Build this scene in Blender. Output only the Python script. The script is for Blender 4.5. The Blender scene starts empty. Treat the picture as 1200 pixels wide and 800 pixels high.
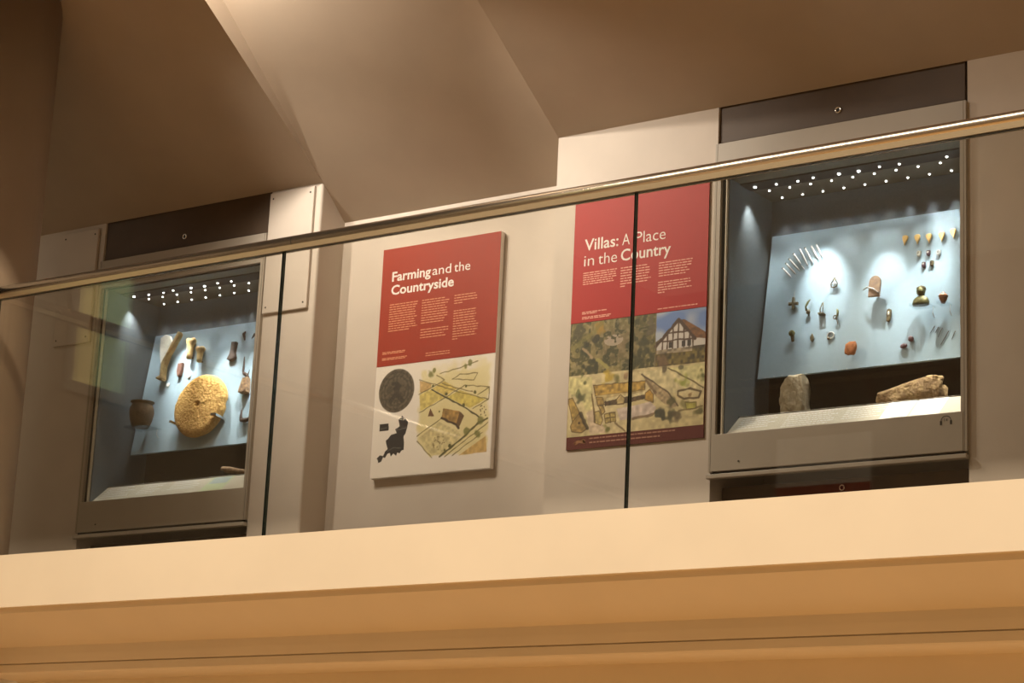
import bpy, bmesh, math, random
import numpy as np
from mathutils import Vector, Matrix, noise

random.seed(7)
SC = bpy.context.scene
COL = SC.collection

# ------------------------------------------------------------------ camera
cam_d = bpy.data.cameras.new('camera')
cam = bpy.data.objects.new('camera', cam_d)
COL.objects.link(cam)
YAW, PITCH, ROLL = 0.62517, 0.24817, 0.04722
fw = Vector((-math.sin(YAW) * math.cos(PITCH), math.cos(YAW) * math.cos(PITCH), math.sin(PITCH)))
rt = Vector((math.cos(YAW), math.sin(YAW), 0))
up = rt.cross(fw)
cr = rt * math.cos(ROLL) + up * math.sin(ROLL)
cu = -rt * math.sin(ROLL) + up * math.cos(ROLL)
M = Matrix((cr, cu, -fw)).transposed().to_4x4()
M.translation = (0, 0, 1.6)
cam.matrix_world = M
cam_d.sensor_width = 36
cam_d.lens = 79.164
cam_d.clip_end = 100
SC.camera = cam

# ------------------------------------------------------------------ world, big lamps, exposure
w = bpy.data.worlds.new('world')
SC.world = w
w.use_nodes = True
w.node_tree.nodes['Background'].inputs[0].default_value = (1.0, 0.72, 0.42, 1)
w.node_tree.nodes['Background'].inputs[1].default_value = 0.31
SC.view_settings.view_transform = 'Standard'
SC.view_settings.look = 'None'
SC.view_settings.gamma = 1
SC.view_settings.use_curve_mapping = False
SC.view_settings.exposure = 0.0


def aim(o, target):
    d = Vector(target) - o.location
    o.rotation_euler = d.to_track_quat('-Z', 'Y').to_euler()


def area(name, loc, target, size, power, color):
    l = bpy.data.lights.new(name, 'AREA')
    l.shape = 'DISK'
    l.size = size
    l.energy = power
    l.color = color
    o = bpy.data.objects.new(name, l)
    o.location = loc
    COL.objects.link(o)
    aim(o, target)
    return o


def spot(name, loc, target, power, color, angle=60, blend=0.6, radius=0.03):
    l = bpy.data.lights.new(name, 'SPOT')
    l.energy = power
    l.color = color
    l.spot_size = math.radians(angle)
    l.spot_blend = blend
    l.shadow_soft_size = radius
    o = bpy.data.objects.new(name, l)
    o.location = loc
    COL.objects.link(o)
    aim(o, target)
    return o


WARM = (1.0, 0.86, 0.67)
SOFT = (1.0, 0.89, 0.75)
hl = area('hall_lamp', (-6.0, 1.0, 9.0), (-6.0, 6.25, 2.2), 18.0, 1430, WARM)      # hall light, stretched into a long lamp for an unbroken handrail highlight
hl.data.shape = 'RECTANGLE'
hl.data.size_y = 0.35
# spotlights on the gallery soffit, throwing light down and to the right on the wall
for x, t, e in ((-8.9, -8.1, 9), (-7.2, -6.2, 125), (-6.0, -4.75, 150), (-4.2, -3.2, 30)):
    spot('gallery_spotlight', (x, 6.15, 5.52), (t, 7.75, 4.05), e * 1.02, SOFT, 58, 0.9, 0.05)
# spotlight tilted up that washes the middle of the sloping soffit
spot('soffit_spotlight', (-6.60, 6.28, 5.91), (-6.35, 6.95, 5.55), 215, SOFT, 110, 1.0, 0.03)


# ------------------------------------------------------------------ materials
def srgb(r, g, b):
    def f(c):
        c /= 255.0
        return c / 12.92 if c <= 0.04045 else ((c + 0.055) / 1.055) ** 2.4
    return (f(r), f(g), f(b))


MATS = {}


def mat(name, col, rough=0.6, metal=0.0, var=0.0, vscale=20.0, bump=0.0, bscale=60.0, col2=None, spec=0.4):
    if name in MATS:
        return MATS[name]
    m = bpy.data.materials.new(name)
    m.use_nodes = True
    nt = m.node_tree
    b = nt.nodes['Principled BSDF']
    b.inputs['Base Color'].default_value = (*col, 1)
    b.inputs['Roughness'].default_value = rough
    b.inputs['Metallic'].default_value = metal
    b.inputs['Specular IOR Level'].default_value = spec
    tc = nt.nodes.new('ShaderNodeTexCoord')
    if var or col2:
        n = nt.nodes.new('ShaderNodeTexNoise')
        n.inputs['Scale'].default_value = vscale
        n.inputs['Detail'].default_value = 4
        nt.links.new(tc.outputs['Object'], n.inputs['Vector'])
        r = nt.nodes.new('ShaderNodeValToRGB')
        a = col
        c = col2 if col2 else tuple(max(0, k * (1 - var)) for k in col)
        r.color_ramp.elements[0].position = 0.35
        r.color_ramp.elements[1].position = 0.65
        r.color_ramp.elements[0].color = (*c, 1)
        r.color_ramp.elements[1].color = (*a, 1)
        nt.links.new(n.outputs['Fac'], r.inputs['Fac'])
        nt.links.new(r.outputs['Color'], b.inputs['Base Color'])
    if bump:
        n2 = nt.nodes.new('ShaderNodeTexNoise')
        n2.inputs['Scale'].default_value = bscale
        n2.inputs['Detail'].default_value = 5
        nt.links.new(tc.outputs['Object'], n2.inputs['Vector'])
        bp_ = nt.nodes.new('ShaderNodeBump')
        bp_.inputs['Strength'].default_value = bump
        bp_.inputs['Distance'].default_value = 0.01
        nt.links.new(n2.outputs['Fac'], bp_.inputs['Height'])
        nt.links.new(bp_.outputs['Normal'], b.inputs['Normal'])
    MATS[name] = m
    return m


def sheet_glass(name, tint, ior=1.5, rough=0.0):
    m = bpy.data.materials.new(name)
    m.use_nodes = True
    nt = m.node_tree
    nt.nodes.clear()
    out = nt.nodes.new('ShaderNodeOutputMaterial')
    mix = nt.nodes.new('ShaderNodeMixShader')
    fr = nt.nodes.new('ShaderNodeFresnel')
    fr.inputs['IOR'].default_value = ior
    # a sheet reflects the same from both of its sides
    geo = nt.nodes.new('ShaderNodeNewGeometry')
    mul = nt.nodes.new('ShaderNodeMix')
    mul.data_type = 'FLOAT'
    mul.inputs[2].default_value = ior
    mul.inputs[3].default_value = 1.0 / ior
    nt.links.new(geo.outputs['Backfacing'], mul.inputs[0])
    # Fresnel node inverts the index on back faces itself, so hand it the inverse there
    nt.links.new(mul.outputs[0], fr.inputs['IOR'])
    tr = nt.nodes.new('ShaderNodeBsdfTransparent')
    tr.inputs[0].default_value = (*tint, 1)
    gl = nt.nodes.new('ShaderNodeBsdfGlossy')
    gl.inputs['Roughness'].default_value = rough
    nt.links.new(fr.outputs[0], mix.inputs[0])
    nt.links.new(tr.outputs[0], mix.inputs[1])
    nt.links.new(gl.outputs[0], mix.inputs[2])
    nt.links.new(mix.outputs[0], out.inputs[0])
    MATS[name] = m
    return m


def emit(name, col, s):
    m = bpy.data.materials.new(name)
    m.use_nodes = True
    b = m.node_tree.nodes['Principled BSDF']
    b.inputs['Base Color'].default_value = (*col, 1)
    b.inputs['Emission Color'].default_value = (*col, 1)
    b.inputs['Emission Strength'].default_value = s
    MATS[name] = m
    return m


def printed(name):
    m = bpy.data.materials.new(name)
    m.use_nodes = True
    nt = m.node_tree
    b = nt.nodes['Principled BSDF']
    b.inputs['Roughness'].default_value = 0.55
    a = nt.nodes.new('ShaderNodeVertexColor')
    a.layer_name = 'print'
    nt.links.new(a.outputs['Color'], b.inputs['Base Color'])
    MATS[name] = m
    return m


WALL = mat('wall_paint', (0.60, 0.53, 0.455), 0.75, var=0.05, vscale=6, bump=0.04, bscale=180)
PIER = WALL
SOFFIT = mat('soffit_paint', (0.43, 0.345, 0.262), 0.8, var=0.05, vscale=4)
CREAM = mat('cream_paint', (0.78, 0.68, 0.53), 0.6, var=0.04, vscale=3, bump=0.02, bscale=200)
COLUMN = mat('column_paint', (0.27, 0.20, 0.135), 0.75, var=0.06, vscale=3)
HALLP = mat('hall_wall_paint', (0.30, 0.24, 0.17), 0.8, var=0.05, vscale=3)
FLOORM = mat('floor_wood', (0.74, 0.46, 0.20), 0.45, var=0.3, vscale=5)
GFLOOR = mat('gallery_carpet', (0.16, 0.12, 0.09), 0.9, var=0.2, vscale=60)
FRAME = mat('case_frame_paint', (0.42, 0.375, 0.31), 0.5, var=0.04, vscale=9)
DARKPANEL = mat('dark_brown_panel', (0.10, 0.068, 0.045), 0.6, var=0.1, vscale=8)
BLACK = mat('black_gap', (0.012, 0.010, 0.008), 0.8)
LINER = mat('blue_grey_cloth', (0.16, 0.185, 0.20), 0.9, var=0.12, vscale=120, bump=0.15, bscale=300)
SHADELINER = mat('shaded_cloth', (0.045, 0.04, 0.035), 0.9, var=0.2, vscale=90)  # liner darkened to carry the shade beneath the leaning board
CANOPY = mat('canopy_metal', (0.22, 0.20, 0.155), 0.5)
CANOPY2 = mat('canopy_dark_strip', (0.05, 0.038, 0.03), 0.6)
BOARD = mat('pale_blue_board', (0.33, 0.435, 0.50), 0.7, var=0.05, vscale=50, bump=0.03, bscale=200)
RAILM = mat('label_rail_paint', (0.62, 0.56, 0.44), 0.5)
STEEL = mat('warm_satin_steel', (0.64, 0.58, 0.50), 0.24, 1.0)
STEEL2 = mat('rail_channel_metal', (0.52, 0.42, 0.28), 0.38, 1.0)
CHROME = mat('chrome', (0.8, 0.78, 0.74), 0.2, 1.0)
GEDGE = mat('glass_edge', (0.006, 0.016, 0.013), 0.15)
GLASS = sheet_glass('balustrade_glass', (0.925, 0.915, 0.885), 1.5)
CGLASS = sheet_glass('case_glass', (0.985, 0.99, 0.985), 1.35)
ACRYL = sheet_glass('acrylic', (0.93, 0.96, 0.97), 1.45)
LEDM = emit('led', (0.93, 0.97, 1.0), 12)
RED_F = mat('print_brick_red', srgb(156, 42, 10), 0.55, var=0.06, vscale=30)
RED_V = mat('print_red', srgb(172, 26, 20), 0.55, var=0.05, vscale=30)
WHITE_P = mat('print_white', (0.84, 0.80, 0.75), 0.55)
PINK_T = mat('print_pale_text', srgb(226, 150, 112), 0.55)
PINK_V = mat('print_pale_text_villas', srgb(238, 170, 150), 0.55)
TITLE = mat('print_title', (0.86, 0.80, 0.74), 0.55)
MAROON = mat('print_maroon', srgb(92, 32, 22), 0.55)
BANDT = mat('print_band_text', srgb(168, 120, 100), 0.55)
PRINT = printed('print_picture')
BONE_W = mat('bone_white', (0.85, 0.80, 0.68), 0.6, var=0.12, vscale=40, bump=0.2, bscale=120)
BONE_Y = mat('bone_yellow', (0.62, 0.45, 0.20), 0.6, col2=(0.42, 0.27, 0.11), vscale=45, bump=0.3, bscale=140)
SANDST = mat('quern_stone', (0.72, 0.44, 0.13), 0.85, col2=(0.50, 0.27, 0.07), vscale=70, bump=1.0, bscale=90)
IRON = mat('rusted_iron', (0.085, 0.05, 0.035), 0.8, col2=(0.045, 0.03, 0.025), vscale=80, bump=0.5, bscale=150)
RUST = mat('iron_and_wood', (0.38, 0.23, 0.11), 0.8, col2=(0.16, 0.09, 0.05), vscale=60, bump=0.6, bscale=150)
REDSTONE = mat('red_brown_stone', (0.22, 0.10, 0.065), 0.75, col2=(0.14, 0.06, 0.045), vscale=70, bump=0.4)
CLAY = mat('dark_clay', (0.16, 0.105, 0.055), 0.8, col2=(0.10, 0.065, 0.035), vscale=25, bump=0.3, bscale=90)
ORANGE = mat('orange_clay', (0.55, 0.20, 0.07), 0.8, var=0.3, vscale=90, bump=0.4, bscale=160)
BRONZE = mat('dull_bronze', (0.16, 0.12, 0.055), 0.5, 0.5, col2=(0.07, 0.055, 0.03), vscale=90, bump=0.3)
GREENB = mat('green_bronze', (0.20, 0.18, 0.07), 0.42, 0.45, col2=(0.09, 0.09, 0.035), vscale=70, bump=0.3)
SILVER = mat('pale_metal', (0.55, 0.54, 0.50), 0.35, 0.7)
PIN = mat('bone_pin', (0.74, 0.71, 0.66), 0.5, var=0.2, vscale=80)
GOLD = mat('gold_leaf', (0.83, 0.55, 0.20), 0.4, 0.35, var=0.15, vscale=60)
GARNET = mat('dark_bead', (0.07, 0.03, 0.04), 0.3, var=0.3, vscale=80)
PEARL = mat('pale_bead', (0.62, 0.60, 0.50), 0.35)
ANTLER = mat('brown_antler', (0.27, 0.17, 0.10), 0.65, col2=(0.19, 0.12, 0.08), vscale=50, bump=0.3)
SEAL = mat('maroon_seal', (0.12, 0.04, 0.05), 0.5, var=0.3, vscale=90)
ACORN = mat('copper_brown', (0.33, 0.14, 0.07), 0.5, 0.2, var=0.25, vscale=60)
LIMEST = mat('worked_limestone', (0.46, 0.38, 0.25), 0.85, col2=(0.30, 0.24, 0.15), vscale=22, bump=0.9, bscale=40)
TILEST = mat('brown_tile_stone', (0.36, 0.24, 0.11), 0.85, col2=(0.21, 0.13, 0.06), vscale=28, bump=0.9, bscale=50)
WOODST = mat('old_wood', (0.30, 0.18, 0.09), 0.8, var=0.4, vscale=40, bump=0.4)
INK = mat('ink', (0.015, 0.013, 0.010), 0.6)
CARDW = mat('label_white', (0.85, 0.83, 0.78), 0.5)
CARDG = mat('label_green', (0.55, 0.60, 0.38), 0.5)
CARDB = mat('label_bluegrey', (0.42, 0.50, 0.48), 0.5)


# ------------------------------------------------------------------ mesh helpers
def link(name, me, m, parent=None):
    o = bpy.data.objects.new(name, me)
    if m is not None and not me.materials:
        for k in (m if isinstance(m, (list, tuple)) else [m]):
            me.materials.append(k)
    COL.objects.link(o)
    if parent is not None:
        o.parent = parent
    return o


def fin(bm, smooth=False):
    me = bpy.data.meshes.new('mesh')
    bmesh.ops.recalc_face_normals(bm, faces=bm.faces)
    if smooth:
        for f in bm.faces:
            f.smooth = True
    bm.to_mesh(me)
    bm.free()
    return me


def obj(name, bm, m, parent=None, smooth=False):
    return link(name, fin(bm, smooth), m, parent)


def add_box(bm, x0, x1, y0, y1, z0, z1):
    v = [bm.verts.new((x, y, z)) for x in (x0, x1) for y in (y0, y1) for z in (z0, z1)]
    fs = [(0, 1, 3, 2), (4, 6, 7, 5), (0, 4, 5, 1), (2, 3, 7, 6), (0, 2, 6, 4), (1, 5, 7, 3)]
    return [bm.faces.new([v[i] for i in f]) for f in fs]


def box(*a):
    bm = bmesh.new()
    add_box(bm, *a)
    return bm


def boxes(*bs):
    bm = bmesh.new()
    for b in bs:
        add_box(bm, *b)
    return bm


def bbox(a, bev):
    bm = box(*a)
    bmesh.ops.bevel(bm, geom=list(bm.edges), offset=bev, segments=2, affect='EDGES', profile=0.5)
    return bm


def prism_x(prof, x0, x1):
    """profile of (y, z) points run along x"""
    bm = bmesh.new()
    a = [bm.verts.new((x0, y, z)) for y, z in prof]
    b = [bm.verts.new((x1, y, z)) for y, z in prof]
    n = len(prof)
    for i in range(n):
        j = (i + 1) % n
        bm.faces.new((a[i], a[j], b[j], b[i]))
    bm.faces.new(a)
    bm.faces.new(b[::-1])
    return bm


def slab(pts, h0, h1, bev=0.0, seg=2):
    """outline of (x, y) points, thickness along z"""
    bm = bmesh.new()
    a = [bm.verts.new((x, y, h0)) for x, y in pts]
    f = bm.faces.new(a)
    r = bmesh.ops.extrude_face_region(bm, geom=[f])
    for v in r['geom']:
        if isinstance(v, bmesh.types.BMVert):
            v.co.z = h1
    bmesh.ops.recalc_face_normals(bm, faces=bm.faces)
    if bev:
        es = [e for e in bm.edges if all(abs(v.co.z - h1) < 1e-6 for v in e.verts)]
        bmesh.ops.bevel(bm, geom=es, offset=bev, segments=seg, affect='EDGES', profile=0.5)
    bmesh.ops.triangulate(bm, faces=[f for f in bm.faces if len(f.verts) > 4])
    return bm


def lathe(prof, n=24, axis='z'):
    """profile of (r, z)"""
    bm = bmesh.new()
    rings = []
    for r, z in prof:
        if r < 1e-6:
            rings.append([bm.verts.new((0, 0, z))])
        else:
            rings.append([bm.verts.new((r * math.cos(2 * math.pi * k / n), r * math.sin(2 * math.pi * k / n), z)) for k in range(n)])
    for a, b in zip(rings, rings[1:]):
        for k in range(n):
            j = (k + 1) % n
            if len(a) == 1 and len(b) == 1:
                continue
            if len(a) == 1:
                bm.faces.new((a[0], b[j], b[k]))
            elif len(b) == 1:
                bm.faces.new((a[k], a[j], b[0]))
            else:
                bm.faces.new((a[k], a[j], b[j], b[k]))
    if axis == 'y':
        for v in bm.verts:
            v.co = Vector((v.co.x, v.co.z, -v.co.y))
    return bm


def tube(path, rad, n=8, bm=None):
    bm = bm or bmesh.new()
    P = [Vector(p) for p in path]
    R = rad if isinstance(rad, (list, tuple)) else [rad] * len(P)
    rings = []
    for i, p in enumerate(P):
        d = (P[min(i + 1, len(P) - 1)] - P[max(i - 1, 0)]).normalized()
        a = d.cross(Vector((0, 0, 1)))
        if a.length < 1e-3:
            a = d.cross(Vector((0, 1, 0)))
        a.normalize()
        b = d.cross(a)
        rings.append([bm.verts.new(p + R[i] * (a * math.cos(2 * math.pi * k / n) + b * math.sin(2 * math.pi * k / n))) for k in range(n)])
    for a, b in zip(rings, rings[1:]):
        for k in range(n):
            j = (k + 1) % n
            bm.faces.new((a[k], a[j], b[j], b[k]))
    bm.faces.new(rings[0][::-1])
    bm.faces.new(rings[-1])
    return bm


def blob(sx, sy, sz, amp=0.15, freq=2.0, seed=0, sub=3, pw=1.0):
    bm = bmesh.new()
    bmesh.ops.create_icosphere(bm, subdivisions=sub, radius=1)
    for v in bm.verts:
        c = v.co.copy()
        if pw != 1.0:
            c = Vector([math.copysign(abs(k) ** pw, k) for k in c])
        d = noise.noise(c * freq + Vector((seed * 3.1, seed * 1.7, seed)))
        c = c * (1 + amp * d * 2)
        v.co = Vector((c.x * sx, c.y * sy, c.z * sz))
    return bm


def torus(R, r, n=20, m=8):
    bm = bmesh.new()
    rings = []
    for i in range(n):
        a = 2 * math.pi * i / n
        rings.append([bm.verts.new(((R + r * math.cos(2 * math.pi * k / m)) * math.cos(a), (R + r * math.cos(2 * math.pi * k / m)) * math.sin(a), r * math.sin(2 * math.pi * k / m))) for k in range(m)])
    for i in range(n):
        A, B = rings[i], rings[(i + 1) % n]
        for k in range(m):
            j = (k + 1) % m
            bm.faces.new((A[k], A[j], B[j], B[k]))
    return bm


def join(*bms):
    out = bmesh.new()
    for b in bms:
        me = bpy.data.meshes.new('t')
        b.to_mesh(me)
        b.free()
        out.from_mesh(me)
        bpy.data.meshes.remove(me)
    return out


def moved(bm, x=0, y=0, z=0):
    for v in bm.verts:
        v.co += Vector((x, y, z))
    return bm


def tag(o, label, cat, group=None):
    o['label'] = label
    o['category'] = cat
    if group:
        o['group'] = group
    return o


def struct(o):
    o['kind'] = 'structure'
    return o


def empty(name, loc=(0, 0, 0)):
    o = bpy.data.objects.new(name, None)
    o.empty_display_size = 0.05
    o.location = loc
    COL.objects.link(o)
    return o


# ------------------------------------------------------------------ the hall and the gallery
XR = 1.6                       # right end of everything built
struct(obj('floor', box(-9.6, 6, -2.6, 6.7, -0.1, 0), FLOORM))
struct(obj('wall_opposite', box(-9.6, 6, -2.6, -2.4, 0, 6.5), HALLP))
struct(obj('wall_below_gallery', box(-9.6, XR, 6.69, 6.9, 0, 2.62), CREAM))
struct(obj('wall_below_side_gallery', box(-7.9, -7.66, -2.4, 6.69, 0, 2.62), CREAM))

# cornice / balcony edge: (distance back from the edge, height)
PROF = [(0.10, 2.80), (0.10, 2.924), (0.0, 2.924), (0.0, 2.708), (0.022, 2.706), (0.024, 2.686),
        (0.210, 2.574), (0.210, 2.541), (0.214, 2.507), (0.224, 2.507), (0.224, 2.5035), (0.215, 2.502),
        (0.216, 2.472), (0.222, 2.466), (0.44, 2.462), (0.44, 2.62), (0.45, 2.80)]
struct(obj('trim_1', prism_x([(6.25 + d, z) for d, z in PROF], -7.35, XR), CREAM))
bm = prism_x([(d, z) for d, z in PROF], 0, 8.65)
for v in bm.verts:
    x, d, z = v.co
    v.co = Vector((-7.22 - d, -2.4 + x, z))
struct(obj('trim_2', bm, CREAM))
struct(obj('floor_gallery', box(-9.6, XR, 6.60, 8.4, 2.62, 2.80), GFLOOR))
struct(obj('floor_side_gallery', box(-9.6, -7.57, -2.4, 6.60, 2.62, 2.80), GFLOOR))

W0, W1 = 7.70, 7.88
HL, HR = -4.545, -3.427           # right case opening in the wall
LX = -3.595                       # the left case is the same unit, this far along
TOP = 5.2
struct(obj('wall_middle', box(-5.356, HL, W0, 8.3, 2.80, TOP), WALL))          # between recess and right case
struct(obj('wall_right', box(HR, XR, W0, 8.3, 2.80, TOP), WALL))
struct(obj('wall_back', box(HL, HR, 8.14, 8.3, 2.80, TOP), WALL))
struct(obj('wall_recess', box(-6.705, -5.356, W1, 8.3, 2.80, TOP), WALL))
bm = box(HR + LX + 0.0, -6.705, W0, 8.3, 2.80, 4.912)
es = [e for e in bm.edges if all(abs(v.co.x + 6.705) < 1e-4 for v in e.verts) or all(abs(v.co.y - W0) < 1e-4 and abs(v.co.z - 4.912) < 1e-4 for v in e.verts)]
bmesh.ops.bevel(bm, geom=es, offset=0.012, segments=3, affect='EDGES', profile=0.5)
struct(obj('wall_pier', bm, PIER))
struct(obj('wall_end', box(-9.6, HL + LX, W0, 8.3, 2.80, TOP), PIER))
struct(obj('wall_back', box(HL + LX, HR + LX, 8.14, 8.3, 2.80, TOP), PIER))
struct(obj('wall_left', box(-9.6, -8.95, -2.4, 6.5, 2.80, 6.3), HALLP))


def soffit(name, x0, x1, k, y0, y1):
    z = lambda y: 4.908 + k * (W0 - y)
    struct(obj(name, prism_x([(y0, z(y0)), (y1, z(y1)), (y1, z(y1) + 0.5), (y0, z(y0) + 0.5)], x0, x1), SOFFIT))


struct(obj('light_shield_beam', box(-9.6, XR, 5.45, 5.7, 5.15, 7.2), SOFFIT))  # unseen beam added to keep the hall light off the gallery wall
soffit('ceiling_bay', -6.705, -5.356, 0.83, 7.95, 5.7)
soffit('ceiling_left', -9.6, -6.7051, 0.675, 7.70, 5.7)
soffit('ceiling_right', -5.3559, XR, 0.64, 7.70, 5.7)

# lit window in the side gallery, mirrored in the balustrade
wn = struct(obj('window_1', boxes((-8.95, -8.93, 3.84, 3.90, 4.24, 5.66), (-8.95, -8.93, 4.28, 4.34, 4.24, 5.66), (-8.95, -8.93, 3.90, 4.28, 4.24, 4.30), (-8.95, -8.93, 3.90, 4.28, 5.60, 5.66)), FRAME))
obj('window_pane', box(-8.945, -8.94, 3.90, 4.125, 4.30, 5.60), emit('green_pane', (0.55, 0.72, 0.42), 0.9), wn)
obj('window_pane', box(-8.945, -8.94, 4.125, 4.28, 4.30, 5.60), emit('yellow_pane', (0.85, 0.72, 0.30), 0.9), wn)

# round pier at the corner of the two galleries
c = lathe([(0.0, 2.80), (0.37, 2.80), (0.37, 2.92), (0.35, 2.94), (0.35, 6.8), (0.0, 6.8)], 48)
moved(c, -7.79, 6.49, 0)
struct(obj('wall_column', c, COLUMN, smooth=False))
for f in bpy.data.objects['wall_column'].data.polygons:
    f.use_smooth = abs(f.normal.z) < 0.3

# ------------------------------------------------------------------ balustrade
def glass_panel(x0, x1, label):
    bm = bmesh.new()
    fs = add_box(bm, x0, x1, 6.292, 6.308, 2.82, 4.047)
    bm.faces.ensure_lookup_table()
    for f in bm.faces:
        f.material_index = 0 if abs(f.calc_center_median().y - 6.3) > 0.005 else 1
    o = obj('glass_panel', bm, [GLASS, GEDGE])
    return tag(o, label, 'glass panel', 'glass panels of the balustrade')


J = [-7.270, -5.658, -4.042, -2.426, -0.81, 0.806]
for i, lab in enumerate(('clear glass balustrade panel before the round grindstone case',
                         'clear glass balustrade panel before the farming poster',
                         'clear glass balustrade panel before the case of small finds',
                         'clear glass balustrade panel before the bare wall beside the case of small finds',
                         'clear glass balustrade end panel farthest from the column')):
    glass_panel(J[i] + 0.003, J[i + 1] - 0.003, lab)
for i in range(5):
    bm = bmesh.new()
    y1 = 6.25 - i * 1.616
    add_box(bm, -7.278, -7.262, y1 - 1.606, y1, 2.82, 4.047)
    for f in bm.faces:
        f.material_index = 0 if abs(f.calc_center_median().x + 7.27) > 0.005 else 1
    tag(obj('glass_panel', bm, [GLASS, GEDGE]), 'clear glass balustrade panel of the side gallery', 'glass panel', 'glass panels of the side balustrade')


def rail_profile(c, z):
    pts = []
    for k in range(28):
        a = -math.pi / 2 + 0.42 + (2 * math.pi - 0.84) * k / 27
        pts.append((c + 0.024 * math.cos(a), z + 0.024 * math.sin(a)))
    return pts


hr = empty('handrail', (-7.27, 6.3, 4.05))
tag(hr, 'round satin metal handrail capping the glass balustrade in front of the cases', 'handrail')
o = obj('tube', prism_x(rail_profile(0, 0.034), -0.02, 8.9), STEEL, hr)
for f in o.data.polygons:
    f.use_smooth = abs(f.normal.x) < 0.5
obj('channel', prism_x([(-0.016, -0.002), (0.016, -0.002), (0.018, 0.018), (-0.018, 0.018)], -0.02, 8.9), STEEL2, hr)
bm = moved(lathe([(0.0244, -0.001), (0.0244, 0.001)], 28), 0, 0, 0)
for v in bm.verts:
    v.co = Vector((v.co.z + 1.66, v.co.x, v.co.y + 0.034))
obj('joint', bm, BLACK, hr)
hs = empty('handrail', (-7.27, 6.28, 4.05))
tag(hs, 'round satin metal handrail along the side gallery', 'handrail')
bm = prism_x(rail_profile(0, 0.034), 0, 8.6)
for v in bm.verts:
    v.co = Vector((v.co.y, -v.co.x, v.co.z))
o = obj('tube', bm, STEEL, hs)
for f in o.data.polygons:
    f.use_smooth = abs(f.normal.y) < 0.5
obj('channel', box(-0.016, 0.016, -8.6, 0, -0.002, 0.018), STEEL2, hs)

# ------------------------------------------------------------------ display cases
CW, CH = 1.118, 1.42
OX0, OX1, OZ0, OZ1 = 0.028, 1.093, 0.182, 1.275      # the glazed opening
LEDS = []
for k in range(9):
    LEDS.append((0.123 + k * 0.0969, 0.335))
for k in range(9):
    LEDS.append((0.120 + k * 0.0973, 0.228))
FRONT = [0.10, 0.197, 0.295, 0.372, 0.487, 0.573, 0.672, 0.757, 0.96]


def strips(rows, seed, h, zoff, word=(0.012, 0.035), gap=0.006):
    """rows of broken word-length dashes: rows of (x0, x1, y)"""
    rnd = random.Random(seed)
    bm = bmesh.new()
    for x0, x1, y in rows:
        x = x0
        while x < x1 - 0.003:
            w_ = min(rnd.uniform(*word), x1 - x)
            v = [bm.verts.new(p) for p in ((x, y, zoff), (x + w_, y, zoff), (x + w_, y + h, zoff), (x, y + h, zoff))]
            bm.faces.new(v)
            x += w_ + gap
    return bm


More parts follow.
